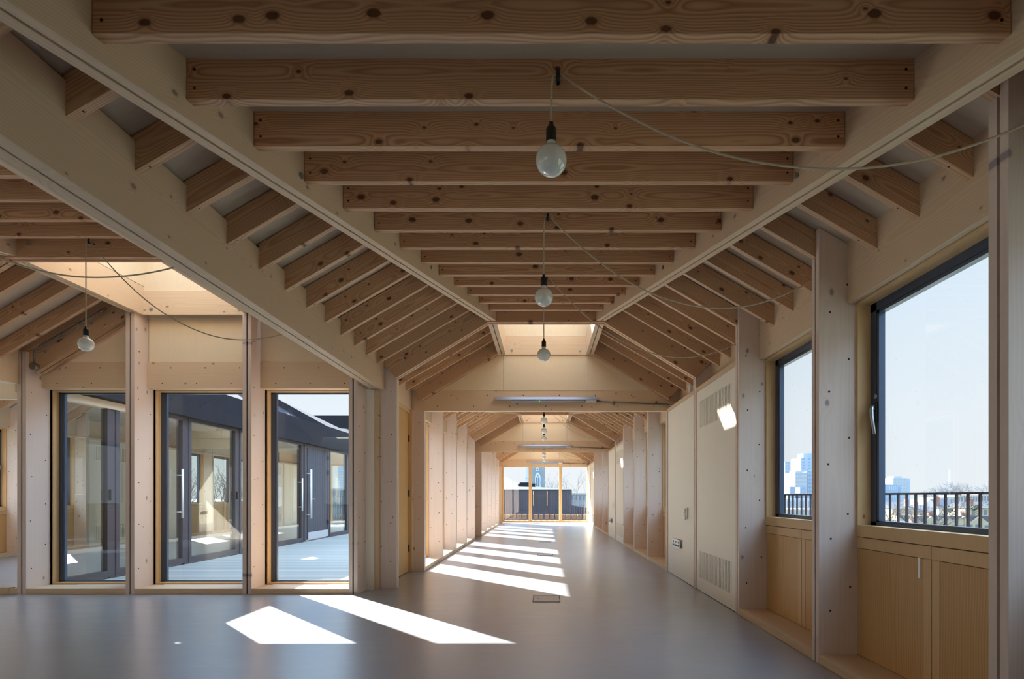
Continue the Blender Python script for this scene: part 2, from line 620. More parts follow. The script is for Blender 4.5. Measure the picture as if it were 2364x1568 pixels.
def skylight(ax, y0, where, near=True):
    A, B = y0 + 6.4, y0 + 8.0
    t = empty('skylight', (ax, (A + B) / 2, 3.18), 'square plywood-lined rooflight %s' % where, 'skylight', 'rooflights', 'thing')
    ya, yb = A, B - 0.06
    for s in (-1, 1):
        mb = MB()
        for a, b, lo, mi in ((0.59, 0.64, 0, 0), (0.64, 0.65, 0.02, 1), (0.65, 0.70, 0, 0)):
            mb.box(ax + s * a, ax + s * b, ya - 0.0, yb, 3.18 + lo, 3.50 - lo, mi)
        mb.build('curb', [M_LVL, M_GAP], t, xdir=(0, 1, 0))
    mb = MB()
    for a, b, lo, mi in ((-0.115, -0.065, 0, 0), (-0.065, -0.05, 0.02, 1), (-0.05, 0.0, 0, 0)):
        mb.box(ax - 0.7 + lo, ax + 0.7 - lo, ya + a, ya + b, 3.18 + lo, 3.50, mi)
    for s in (-1, 1):
        p = Vector((ax + s * 0.49, ya - 0.115, 3.30))
        mb.cyl(p, p + Vector((0, -0.01, 0)), 0.017, seg=10, mi=2)
    mb.build('header', [M_JOIST, M_GAP, M_ZINC], t)
    mb = MB()
    mb.box(ax - 0.59, ax + 0.59, yb - 0.03, yb, 3.18, 3.45, 0)
    for s in (-1, 1):
        p = Vector((ax + s * 0.50, yb - 0.03, 3.24))
        mb.cyl(p, p + Vector((0, -0.008, 0)), 0.020, seg=12, mi=1)
        mb.cyl(p + Vector((0, -0.008, 0)), p + Vector((0, -0.018, 0)), 0.009, seg=6, mi=1)
    mb.build('end_board', [M_LVL, M_ZINC], t)
    mb = MB()
    z0, z1 = 3.455, 4.08
    mb.box(ax - 0.59, ax + 0.59, yb - 0.02, yb, z0, z1)
    mb.box(ax - 0.61, ax - 0.59, ya, yb, z0 + 0.05, z1)
    mb.box(ax + 0.59, ax + 0.61, ya, yb, z0 + 0.05, z1)
    mb.box(ax - 0.61, ax + 0.61, ya - 0.02, ya, z0 + 0.05, z1)
    mb.build('shaft_lining', [M_PLY], t, xdir=(0, 0, 1))
    mb = MB()
    mb.box(ax - 0.75, ax + 0.75, ya - 0.16, ya - 0.02, 3.5, 4.13)
    mb.box(ax - 0.75, ax + 0.75, yb + 0.0, yb + 0.14, 3.5, 4.13)
    mb.box(ax - 0.75, ax - 0.61, ya - 0.02, yb, 3.5, 4.13)
    mb.box(ax + 0.61, ax + 0.75, ya - 0.02, yb, 3.5, 4.13)
    mb.build('outer_casing', [M_FASC], t)
    mb = MB()
    mb.box(ax - 0.62, ax + 0.62, ya - 0.03, yb + 0.02, 4.085, 4.10)
    mb.build('glass_pane', [M_GLASSK], t)


def slope_frame(ax, y1, where, thick=0.115, only=None):
    """deep doubled rafter pair, its far face at y1"""
    for s in (-1, 1):
        if only and s != only:
            continue
        sd = 'courtyard' if s < 0 else 'window'
        mb = MB()
        for a, b, lo, mi in ((-thick, -thick + 0.05, 0, 0), (-thick + 0.05, -0.05, 0.02, 1), (-0.05, 0, 0, 0)):
            zi = 3.17 + lo
            xo, xt = XF + lo, XE
            xhex(mb, ax + s * 0.70, ax + s * xo, y1 + a, y1 + b, zi, 2.515 + lo, zr(0.7) + 0.18, zr(xo) + 0.18, mi)
            xhex(mb, ax + s * xo, ax + s * xt, y1 + a, y1 + b, 2.515 + lo, 2.72, zr(xo) + 0.18, zr(xt) + 0.18, mi)
        for x, z in ((0.85, 3.25), (1.15, 3.05), (1.5, 2.87), (1.68, 2.73)):
            p = Vector((ax + s * x, y1 - thick, z + 0.02))
            mb.cyl(p, p + Vector((0, -0.008, 0)), 0.014, seg=10, mi=2)
        mb.build('principal_rafter', [M_RAFT, M_GAP, M_ZINC], xdir=(s, 0, -0.6), kind='thing', cat='rafter', group='principal rafters',
                 label='deep sloping timber, %s side, %s' % (sd, where))


def gable(name, ax, yf, zc=2.66):
    """plywood gable, front face at yf"""
    pts = [(-2.0, zc), (2.0, zc), (2.0, zr(2.0) + 0.2), (0.7, zr(0.7) + 0.2), (0.7, 3.5), (0.6, 3.5), (0.6, 3.9), (-0.6, 3.9), (-0.6, 3.5), (-0.7, 3.5), (-0.7, zr(0.7) + 0.2), (-2.0, zr(2.0) + 0.2)]
    mb = MB()
    mb.prism([(ax + x, yf, z) for x, z in pts], (0, 0.03, 0))
    for x in (-0.62, 0.62):
        mb.box(ax + x - 0.0015, ax + x + 0.0015, yf - 0.001, yf, zc, 3.18, 1)
    mb.build(name, [M_PLY, M_GAP], xdir=(0, 0, 1), kind='structure')


def holes(mb, F, u, sgn, n0, n1, zt, mi, dens=1.0):
    """two staggered rows of small dark plugs on the face of a post that looks along sgn*u"""
    for row, nn in ((0, n0), (1, n1)):
        z = 0.28 + row * 0.22 + random.random() * 0.08
        while z < zt:
            p = F.p(u, nn + random.uniform(-0.012, 0.012), z)
            mb.cyl(p, p + F.u * (sgn * 0.0015), 0.0075, seg=8, mi=mi)
            z += 0.46 + random.random() * 0.1


def post(F, u, label, zt_in, zt_out, thick=0.105, depth=0.255, group='timber wall posts', n1=0.0, zb=0.0, sgn=0, mat=None):
    mb = MB()
    h = thick / 2
    k = (zt_out - zt_in) / depth
    for a, b, rec, mi in ((-h, -0.008, 0, 0), (-0.008, 0.008, 0.018, 1), (0.008, h, 0, 0)):
        F.box(mb, u + a, u + b, n1 - depth + rec, n1 - rec, zb, zt_in + k * rec, mi, ztop2=zt_out - k * rec)
    if sgn:
        holes(mb, F, u + sgn * h, sgn, n1 - 0.07, n1 - depth + 0.06, min(zt_in, zt_out) - 0.1, 2)
    return mb.build('timber_post', [mat or M_POST, M_GAP, M_HOLE], xdir=(0, 0, 1), up=F.u.cross(Vector((0, 0, 1))), bevel=0.0025, kind='thing', cat='post', group=group, label=label)


# ------------------------------------------------------------------ windows
WIN = [0]


def window(F, u0, u1, z0, z1, handle=False, lower=None, wood_w=0.030, met_w=0.040, simple=False):
    """reveal lining starts at n=0; lower = height where the timber panels under the window start"""
    WIN[0] += 1
    root = MB()
    zb = z0
    # timber lining ring is the object's own mesh
    F.box(root, u0, u0 + wood_w, -0.085, 0, zb, z1)
    F.box(root, u1 - wood_w, u1, -0.085, 0, zb, z1)
    F.box(root, u0 + wood_w, u1 - wood_w, -0.085, 0, z1 - wood_w * 0.6, z1)
    F.box(root, u0 + wood_w, u1 - wood_w, -0.085, 0.0, zb, zb + (0.02 if lower is None else 0.075))
    w = root.build('window_%d' % WIN[0], [M_OAK], kind='structure', xdir=(0, 0, 1))
    a, b, c, d = u0 + wood_w, u1 - wood_w, zb + (0.02 if lower is None else 0.075), z1 - wood_w * 0.6
    mj, mt, mu = (0.095, 0.075, 0.030) if lower is not None else (0.068, 0.016, 0.012)
    mb = MB()
    for (ea, eb, ta, tb, ua, ub, na, nb) in ((0.0, 0.7, 0, 0.7, 0, 0.7, -0.125, -0.083), (0.7, 0.74, 0.7, 0.74, 0.7, 0.74, -0.125, -0.090), (0.74, 1, 0.74, 1, 0.74, 1, -0.125, -0.085)):
        F.box(mb, a + ea * mj, a + eb * mj, na, nb, c, d)
        F.box(mb, b - eb * mj, b - ea * mj, na, nb, c, d)
        F.box(mb, a + ea * mj, b - ea * mj, na, nb, d - tb * mt, d - ta * mt)
        F.box(mb, a + ea * mj, b - ea * mj, na, nb, c + ua * mu, c + ub * mu)
    mb.build('frame', [M_DARK], w)
    mb = MB()
    F.box(mb, a + mj - 0.005, b - mj + 0.005, -0.122, -0.108, c + mu - 0.003, d - mt + 0.003)
    mb.build('glass_pane', [M_GLASS], w)
    if handle:
        sg = 1 if handle > 0 else -1
        hu = b - 0.068 if handle > 0 else a + 0.068
        mb = MB()
        F.box(mb, hu - 0.014, hu + 0.014, -0.084, -0.074, 1.58, 1.71)
        mb.cyl(F.p(hu, -0.074, 1.66), F.p(hu, -0.055, 1.66), 0.011, seg=10)
        mb.build('handle_plate', [M_BLK], w, bevel=0.003)
        mb = MB()
        mb.tube([F.p(hu, -0.062, 1.685), F.p(hu, -0.052, 1.66), F.p(hu - 0.010 * sg, -0.050, 1.60), F.p(hu - 0.034 * sg, -0.052, 1.50)], [0.010, 0.014, 0.012, 0.009], 10)
        mb.build('handle', [M_STEEL], w)
        mb = MB()
        mb.cyl(F.p(hu, -0.084, 1.745), F.p(hu, -0.074, 1.745), 0.014, seg=14)
        mb.cyl(F.p(hu, -0.074, 1.745), F.p(hu, -0.071, 1.745), 0.008, seg=10)
        mb.build('lock', [M_STEEL], w)
    if lower is not None:
        um = (u0 + u1) / 2
        mb = MB()
        F.box(mb, u0, um - 0.004, -0.05, -0.008, z0 - 0.075, z0 - 0.006)
        F.box(mb, um + 0.004, u1, -0.05, -0.008, z0 - 0.075, z0 - 0.006)
        for x0, x1 in ((um - 0.065, um - 0.004), (um + 0.004, um + 0.065)):
            F.box(mb, x0, x1, -0.05, -0.010, lower, z0 - 0.077)
        mb.build('panel_stiles', [M_OAK], w, xdir=(0, 0, 1))
        for x0, x1 in ((u0 + 0.003, um - 0.067), (um + 0.067, u1 - 0.003)):
            mb = MB()
            F.box(mb, x0, x1, -0.05, -0.012, lower, z0 - 0.079)
            mb.build('lower_panel', [M_OAKP], w, xdir=(0, 0, 1), up=F.n)
        mb = MB()
        F.box(mb, u0, u1, -0.20, -0.05, lower - 0.06, z0)
        mb.build('backing', [M_GAP], w)
    return w


def sill(F, u0, u1, name, n0=-0.26, n1=0.0, h=0.06):
    mb = MB()
    F.box(mb, u0, u1, n0, n1 - 0.03, 0, h)
    F.box(mb, u0, u1, n1 - 0.03, n1, 0, h + 0.002)
    return mb.build(name, [M_EDGE], kind='structure', xdir=F.u, bevel=0.003)


def vent_panel(F, u0, u1, z1, label, detail=True):
    t = empty('service_lining', F.p((u0 + u1) / 2, 0, 0), label, 'wall panel', 'vented service panels', 'thing')
    # slots really cut: the panel is made of strips
    s0, s1 = u0 + 0.16, u1 - 0.14
    mb = MB()
    n = 24 if detail else 0
    if n:
        rows = [(0.155, 0.465), (1.905, 2.21)]
        F.box(mb, u0, s0, -0.02, 0, 0.005, z1)
        F.box(mb, s1, u1, -0.02, 0, 0.005, z1)
        F.box(mb, s0, s1, -0.02, 0, 0.005, rows[0][0])
        F.box(mb, s0, s1, -0.02, 0, rows[0][1], rows[1][0])
        F.box(mb, s0, s1, -0.02, 0, rows[1][1], z1)
        p = (s1 - s0) / n
        for r in rows:
            for i in range(n):
                F.box(mb, s0 + p * i + p * 0.19, s0 + p * (i + 1) - p * 0.19, -0.02, 0, r[0], r[1])
        mb.build('panel_board', [M_PANEL], t, xdir=(0, 0, 1), up=F.n)
        mb = MB()
        for r in rows:
            F.box(mb, s0 - 0.02, s1 + 0.02, -0.05, -0.04, r[0] - 0.02, r[1] + 0.02)
        mb.build('vent_backing', [M_GAP], t)
    mb = MB()
    F.box(mb, u0, u1, -0.06, 0.012, z1 + 0.003, z1 + 0.05)
    mb.build('top_rail', [M_EDGE], t, xdir=F.u)
    mb = MB()
    F.box(mb, u0 - 0.004, u0, -0.06, -0.006, 0, z1)
    F.box(mb, u1, u1 + 0.004, -0.06, -0.006, 0, z1)
    mb.build('joint', [M_GAP], t)
    return t


def plain_panel(F, u0, u1, z1, label):
    t = empty('service_lining', F.p((u0 + u1) / 2, 0, 0), label, 'wall panel', 'plain service panels', 'thing')
    mb = MB()
    F.box(mb, u0, u1, -0.02, 0, 0.005, z1)
    mb.build('panel_board', [M_PANEL], t, xdir=(0, 0, 1), up=F.n)
    mb = MB()
    F.box(mb, u0, u1, -0.06, 0.012, z1 + 0.003, z1 + 0.05)
    mb.build('top_rail', [M_EDGE], t, xdir=F.u)
    return t


def eave_beam(F, u0, u1, label, n=-0.19, thick=0.085, zb=2.37, zt=2.77, mat=None):
    mb = MB()
    for a, b, lo, mi in ((0, -0.045, 0, 0), (-0.045, -0.055, 0.015, 1), (-0.055, -thick, 0, 0)):
        F.box(mb, u0, u1, n + b, n + a, zb + lo, zt - lo, mi)
    return mb.build('eave_beam', [mat or M_LVL, M_GAP], xdir=F.u, kind='thing', cat='beam', group='eave beams', label=label, bevel=0.002)


# ================================================================== FLOORS, OUTER SHELL
mb = MB()
mb.box(-9.95, 2.2, -1.3, 7.2, -0.12, 0)
mb.box(-2.2, 2.2, 7.2, 24.95, -0.12, 0)
mb.box(-10.0, -6.0, 7.2, 24.0, -0.12, 0)
mb.build('floor', [M_FLOOR], kind='structure', origin=(0, 0, 0))
mb = MB()
mb.box(-5.98, -2.2, 7.2, 28, -0.16, -0.02)
mb.build('floor_terrace', [M_DECK], kind='structure', origin=(0, 0, 0))
mb = MB()
mb.box(-9, 9, 24.95, 30.5, -0.2, -0.06)
mb.build('floor_roof_terrace', [M_DECK], kind='structure', origin=(0, 0, 0))

Y0 = 0.79
AX2, AX3 = -4.01, -8.02
Y3 = -0.05            # start of the first roof of the wing across the courtyard
# roofs over every wing
for i in range(3):
    ceiling('ceiling_%d' % (i + 1), 0, Y0 + 8 * i, 2.0 if i == 0 else 2.1, 2.1)
ceiling('ceiling_4', AX2, -1.12, 2.0, 2.0)
for i in range(3):
    ceiling('ceiling_%d' % (i + 5), AX3, Y3 + 8 * i, 2.1, 2.0 if i == 0 else 2.1)
mb = MB()
mb.box(-2.05, 2.2, -1.35, Y0 + 0.05, 2.80, 2.95)
mb.box(-10.1, -5.95, -1.35, Y3 + 0.05, 2.80, 2.95)
mb.build('ceiling_8', [M_PLYC], kind='structure')
gable('wall_gable_5', 0, Y0 - 0.06)
gable('wall_gable_6', AX3, Y3 - 0.06)
mb = MB()
mb.box(-6.25, -5.93, 6.88, 7.24, 2.42, 2.98)
mb.build('trim_3', [M_JOIST], kind='structure')
mb = MB()
for q in ((-10.1, -5.85, -0.1, 3.6), (-2.25, 2.3, -0.1, 3.6), (-5.85, -2.25, -0.1, 0.85), (-5.85, -2.25, 2.35, 3.6)):
    mb.box(q[0], q[1], -1.45, -1.30, q[2], q[3])
mb.build('wall_rear', [M_PANEL], kind='structure')
mb = MB()  # unseen rear window, added so daylight reaches the left floor
for a_, b_ in ((-5.85, -5.80), (-4.08, -4.02), (-2.30, -2.25)):
    mb.box(a_, b_, -1.44, -1.31, 0.85, 2.35)
mb.box(-5.80, -2.30, -1.44, -1.31, 0.85, 0.90)
mb.box(-5.80, -2.30, -1.44, -1.31, 2.30, 2.35)
WREAR_ADDED = mb.build('window_99', [M_OAK], kind='structure')
mb = MB()
mb.box(-5.80, -2.30, -1.39, -1.375, 0.90, 2.30)
mb.build('glass_pane', [M_GLASS], WREAR_ADDED)

FR = Fr((XF, 0, 0), (0, 1, 0), (-1, 0, 0))            # window side of the long room
FL = Fr((-XF, 0, 0), (0, 1, 0), (1, 0, 0))            # courtyard side of the long room
FV = Fr((AX2, 6.71, 0), (1, 0, 0), (0, -1, 0))        # window wall closing the side bay
FW = Fr((AX3 - XF, 0, 0), (0, 1, 0), (1, 0, 0))       # outer wall of the wing across the courtyard
FE = Fr((0, 24.79, 0), (1, 0, 0), (0, -1, 0))         # end wall of the long room

# ================================================================== LONG ROOM, ROOF TIMBERS
RN = ['the main roof', 'the roof behind the first strip lamp', 'the roof behind the second strip lamp']
JBASE = 1
joists(0, Y0, range(2, 16), 'the main roof overhead', 'joists of the main roof')
hips(0, Y0, 'the main rooflight')
rafters(0, Y0, range(2, 20), (-1, 1), 'the main roof overhead', 'rafters on the %s side of the main roof')
JBASE = 12
joists(0, Y0 + 8, range(13, 16), 'the roof behind the first strip lamp', 'joists of the roof behind the first strip lamp', False)
hips(0, Y0 + 8, 'the rooflight behind the first strip lamp')
rafters(0, Y0 + 8, range(1, 20), (-1, 1), RN[1], 'rafters on the %s side behind the first strip lamp')
JBASE = 12
hips(0, Y0 + 16, 'the rooflight behind the second strip lamp')
rafters(0, Y0 + 16, range(1, 20), (-1, 1), RN[2], 'rafters on the %s side behind the second strip lamp')
SKW = ['above the first strip lamp', 'above the second strip lamp', 'above the last strip lamp']
for i in range(3):
    y0 = Y0 + 8 * i
    skylight(0, y0, SKW[i])
    slope_frame(0, y0 + 6.4, 'at the front of the rooflight ' + SKW[i])
    slope_frame(0, y0 + 7.94, 'on the gable ' + SKW[i])
    gable('wall_gable_%d' % (i + 1), 0, y0 + 7.94)
    mb = MB()
    mb.box(-XF - (0.2), XF + 0.2, y0 + 7.945, y0 + 8.055, 2.36, 2.66)
    for sx_ in range(-3, 4):
        for dz in (0.07, 0.23):
            p = Vector((sx_ * 0.53 + (0.2 if dz > 0.1 else 0), y0 + 7.945, 2.36 + dz))
            mb.cyl(p, p + Vector((0, -0.0015, 0)), 0.008, seg=8, mi=1)
    mb.build('cross_beam', [M_LVL, M_HOLE], kind='thing', cat='beam', group='cross beams', bevel=0.003,
             label='pale cross beam under the plywood gable carrying %s' % ['the first strip lamp', 'the second strip lamp', 'the strip lamp above the end glazing'][i])
    mb = MB()
    mb.box(-XF - 0.2, XF + 0.2, y0 + 7.98, y0 + 8.04, 2.66, 2.75)
    mb.build('wall_gable_back_%d' % (i + 1), [M_PLY], kind='structure')


# ================================================================== WALLS OF THE LONG ROOM
def zc(x):
    return zr(x) + 0.175


WB = ['beside the lower half-height window nearest the camera', 'between the two tall half-height windows', 'between the narrow-looking window and the vented panel']
MODN = ['in the main room', 'behind the first strip lamp', 'behind the second strip lamp']
for i in range(3):
    y0 = Y0 + 8 * i
    # ---- window side
    for k in range(1, 6):
        y = y0 + 1.6 * k - (0.02 if k < 4 else 0.03 if k == 4 else 0)
        if k == 5 and i == 2:
            continue
        if i == 0:
            what = {1: 'big pale timber post framing the near edge of the large window', 2: 'pale timber post between the large window and the narrow one',
                    3: 'pale timber post between the narrow window and the vented panel', 4: 'slim pale post edge between the vented and plain wall panels',
                    5: 'pale timber post at the end of the plain panel, under the first strip lamp'}[k]
        else:
            what = 'pale timber post on the window side %s, %s from the camera' % (MODN[i], ORD[k])
        if k == 4:
            post(FR, y, what, 2.51, 2.80, sgn=-1)
        elif k == 5:
            post(FR, y, what, 2.36, 2.36, sgn=-1)
        else:
            post(FR, y, what, zc(XF), zc(XF + 0.255), sgn=-1)
    for k in range(5):
        u0, u1 = y0 + 1.6 * k + 0.035, y0 + 1.6 * (k + 1) - 0.075
        if k == 0:
            u0 += 0.02
        where = {0: 'over the large window', 1: 'over the large window with the handle', 2: 'over the narrow-looking window', 3: 'over the vented panel', 4: 'over the plain panel'}[k]
        if i == 0 and k == 0:
            where = 'over the window nearest the camera'
        eave_beam(FR, u0, u1, 'pale horizontal eave beam %s %s' % (where, MODN[i]))
        if k < 3:
            if not (i == 0 and k == 0 and False):
                Fq = Fr((XF + 0.245, 0, 0), (0, 1, 0), (-1, 0, 0))
                window(Fq, u0 - 0.01, u1 + 0.01, 0.84, 2.37, handle=(1 if (i == 0 and k == 1) else 0), lower=0.062)
                sill(FR, u0, u1, 'sill_%d' % (i * 3 + k + 1))
        elif k == 3:
            vent_panel(Fr((XF + 0.012, 0, 0), (0, 1, 0), (-1, 0, 0)), u0, u1 + (0.0), 2.34,
                       'tall pale wall panel with upper and lower vent slots, %s' % MODN[i], True)
        else:
            plain_panel(Fr((XF + 0.012, 0, 0), (0, 1, 0), (-1, 0, 0)), u0, u1 + (0.04 if i < 2 else 0.06), 2.34,
                        'plain pale wall panel with switch and socket, %s' % MODN[i])
    # ---- courtyard side
    for k in range(0, 6):
        y = y0 + 1.6 * k - (0.02 if 0 < k < 4 else 0.03 if k == 4 else 0)
        if (i == 0 and k < 4) or (i > 0 and k == 0) or (k == 5 and i == 2):
            continue
        if i == 0:
            what = {4: 'broad pale corner post where the courtyard wall meets the corridor', 5: 'pale timber post past the corner door, under the first strip lamp'}[k]
        else:
            what = 'pale timber post on the courtyard side %s, %s from the camera' % (MODN[i], ORD[k])
        if k == 4:
            post(FL, y, what, 2.51, 2.80, sgn=-1)
        elif k == 5:
            post(FL, y, what, 2.36, 2.36, sgn=-1)
        else:
            post(FL, y, what, zc(XF), zc(XF + 0.255), sgn=-1)
    for k in range(5):
        if i == 0 and k < 4:
            continue
        u0, u1 = y0 + 1.6 * k + 0.035, y0 + 1.6 * (k + 1) - 0.075
        eave_beam(FL, u0, u1, 'pale eave beam on the courtyard side %s, %s bay' % (MODN[i], ORD[k + 1]), zt=2.75)
        if k < 4:
            Fq = Fr((-XF - 0.245, 0, 0), (0, 1, 0), (1, 0, 0))
            window(Fq, u0 - 0.01, u1 + 0.01, 0.062, 2.37)
            sill(FL, u0, u1, 'sill_%d' % (20 + i * 4 + k))
        else:
            # timber door set back in the bay
            mb = MB()
            Fq = Fr((-XF - 0.2, 0, 0), (0, 1, 0), (1, 0, 0))
            Fq.box(mb, u0, u0 + 0.06, -0.1, 0, 0, 2.37)
            Fq.box(mb, u1 - 0.03, u1 + 0.04, -0.1, 0.03, 0, 2.37)
            Fq.box(mb, u0 + 0.06, u1 - 0.03, -0.1, 0, 2.32, 2.37)
            d = mb.build('door_%d' % (i + 1), [M_OAK], kind='structure', xdir=(0, 0, 1))
            mb = MB()
            Fq.box(mb, u0 + 0.065, u1 - 0.035, -0.07, -0.02, 0.01, 2.315)
            mb.build('door_leaf', [M_OAKP], d, xdir=(0, 0, 1))
            for z in (0.3, 1.1, 1.9):
                mb = MB()
                mb.cyl(Fq.p(u1 - 0.045, -0.01, z), Fq.p(u1 - 0.045, -0.01, z + 0.1), 0.009, seg=8)
                mb.build('hinge', [M_BLK], d)

# outer lining behind the service panels and above windows
mb = MB()
for i in range(3):
    y0 = Y0 + 8 * i
    mb.box(2.06, 2.22, y0 + 4.8, y0 + 8.05, -0.1, 2.9)
    mb.box(2.035, 2.24, y0, y0 + 8.05, 2.375, 2.95)
mb.box(2.035, 2.24, -1.3, Y0, -0.1, 2.95)
mb.build('wall_outer_lining', [M_FASC], kind='structure')
mb = MB()
for i in range(3):
    y0 = Y0 + 8 * i
    mb.box(-2.17, -2.035, y0 + (6.4 if i == 0 else 0), y0 + 8.05, 2.40, 2.95)
    if i < 2:
        mb.box(-2.17, -2.14, y0 + 6.42, y0 + 8.0, -0.1, 2.45)
mb.box(-2.17, -2.14, 23.2, 24.8, -0.1, 2.45)
mb.build('wall_courtyard_fascia', [M_FASC], kind='structure')

# ================================================================== VALLEY BEAM BETWEEN THE TWO ROOFS
mb = MB()
for a, b, lo, mi in ((-2.075, -2.008, 0, 0), (-2.008, -1.996, 0.02, 1), (-1.996, -1.93, 0, 0)):
    mb.box(a, b, -1.2, 7.08, 2.37 + lo, 2.76, mi)
mb.build('valley_beam', [M_LVL, M_GAP], xdir=(0, 1, 0), kind='thing', cat='beam', group=None, bevel=0.002,
         label='long deep pale beam between the two roofs, ending on the corner post')

# ================================================================== SIDE BAY (second roof)
Y2 = -1.12
JBASE = 8
joists(AX2, Y2, range(9, 16), 'the side roof', 'joists of the side roof')
hips(AX2, Y2, 'the side rooflight above the tall windows')
rafters(AX2, Y2, range(9, 20), (-1,), 'the side roof', 'rafters of the side roof, %s side')
rafters(AX2, Y2, range(9, 20), (1,), 'the side roof', 'rafters of the side roof, %s side')
skylight(AX2, Y2, 'above the tall courtyard windows of the side bay')
slope_frame(AX2, Y2 + 6.4, 'beside the front edge of the side rooflight')
slope_frame(AX2, Y2 + 7.94 + 0.05, 'above the tall courtyard windows')
gable('wall_gable_4', AX2, 6.93)
mb = MB()
for sx_ in (-1,):
    mb.box(AX2 - 2.065, AX2 - 1.935, -1.2, 6.70, 2.37, 2.76)
mb.build('eave_beam', [M_LVL], xdir=(0, 1, 0), kind='thing', cat='beam', group='eave beams', label='long pale beam beyond the side bay, ending on the outermost tall post')
mb = MB()
mb.box(AX2 - 2.065, AX2 - 1.93, 6.80, 9.2, 2.30, 2.40)
mb.build('trim_1', [M_LVL], kind='structure')

PX = (-1.91, -0.687, 0.633, 1.83)
lab = ['outermost tall pale post, bearing the grey conduit box', 'tall pale post between the first and second courtyard windows, under the rooflight',
       'tall pale post between the second and third courtyard windows', 'tall pale post next to the folded corner panel']
for j, x in enumerate(PX):
    zt = {0: 2.74, 1: 3.19, 2: 3.19, 3: 2.70}[j]
    post(FV, x, lab[j], zt, zt + 0.03 if j in (1, 2) else zt, thick=0.10, depth=0.33, group='posts of the tall courtyard windows', sgn=1)
for j in range(3):
    a, b = PX[j] + 0.05, PX[j + 1] - 0.05
    Fq = Fr((AX2, 7.045, 0), (1, 0, 0), (0, -1, 0))
    window(Fq, a, b, 0.062, 2.365)
    sill(FV, a, b, 'sill_%d' % (40 + j), n0=-0.33)
    mb = MB()
    FV.box(mb, a, b, -0.32, -0.21, 2.36, 2.67)
    for q in range(3):
        for dz in (0.06, 0.24):
            p = FV.p(a + 0.18 + q * 0.4 + (0.1 if dz > 0.1 else 0), -0.21, 2.36 + dz)
            mb.cyl(p, p + Vector((0, -0.0015, 0)), 0.008, seg=8, mi=1)
    mb.build('head_beam', [M_LVL, M_HOLE], kind='thing', cat='beam', group='head beams over the courtyard windows', bevel=0.003,
             label='pale head beam over the %s tall courtyard window, counted from the conduit box' % ORD[j + 1])
# wall above outside face + fascia of the side bay
mb = MB()
for x in PX:
    mb.box(AX2 + x - 0.07, AX2 + x + 0.07, 7.045, 7.20, -0.1, 2.45)
mb.box(AX2 - 2.0, AX2 + 2.0, 7.10, 7.19, 2.38, 2.95)
mb.build('wall_side_fascia', [M_FASC], kind='structure')
# folded corner panel
mb = MB()
mb.box(-2.13, -2.035, 7.03, 7.06, 0, 2.40)
mb.build('corner_lining', [M_PANEL], xdir=(0, 0, 1), kind='thing', cat='wall panel', label='narrow pale panel folded between the last window post and the corner post')
mb = MB()
mb.box(-2.04, -1.985, 7.045, 7.16, 0, 2.40)
mb.build('corner_batten', [M_EDGE], xdir=(0, 0, 1), kind='thing', cat='batten', label='slim upright batten beside the broad corner post')
mb = MB()
mb.box(-2.15, -1.98, 7.0, 7.12, 2.37, 2.42)
mb.build('capping_block', [M_LVL], kind='thing', cat='trim board', label='small pale board capping the folded corner panel under the valley beam')
mb = MB()
mb.box(-2.22, -2.10, 7.06, 7.25, -0.1, 2.9)
mb.build('wall_corner_backing', [M_FASC], kind='structure')

# threshold across the opening beyond the outermost post
mb = MB()
mb.box(AX2 - 2.06, AX2 - 1.92, 6.72, 7.0, 0, 0.06)
mb.prism([(AX2 - 2.06, 6.72, 0), (AX2 - 2.06, 6.80, 0), (-9.6, 6.0, 0), (-9.6, 5.9, 0)], (0, 0, 0.07))
mb.build('trim_2', [M_EDGE], kind='structure', bevel=0.003)

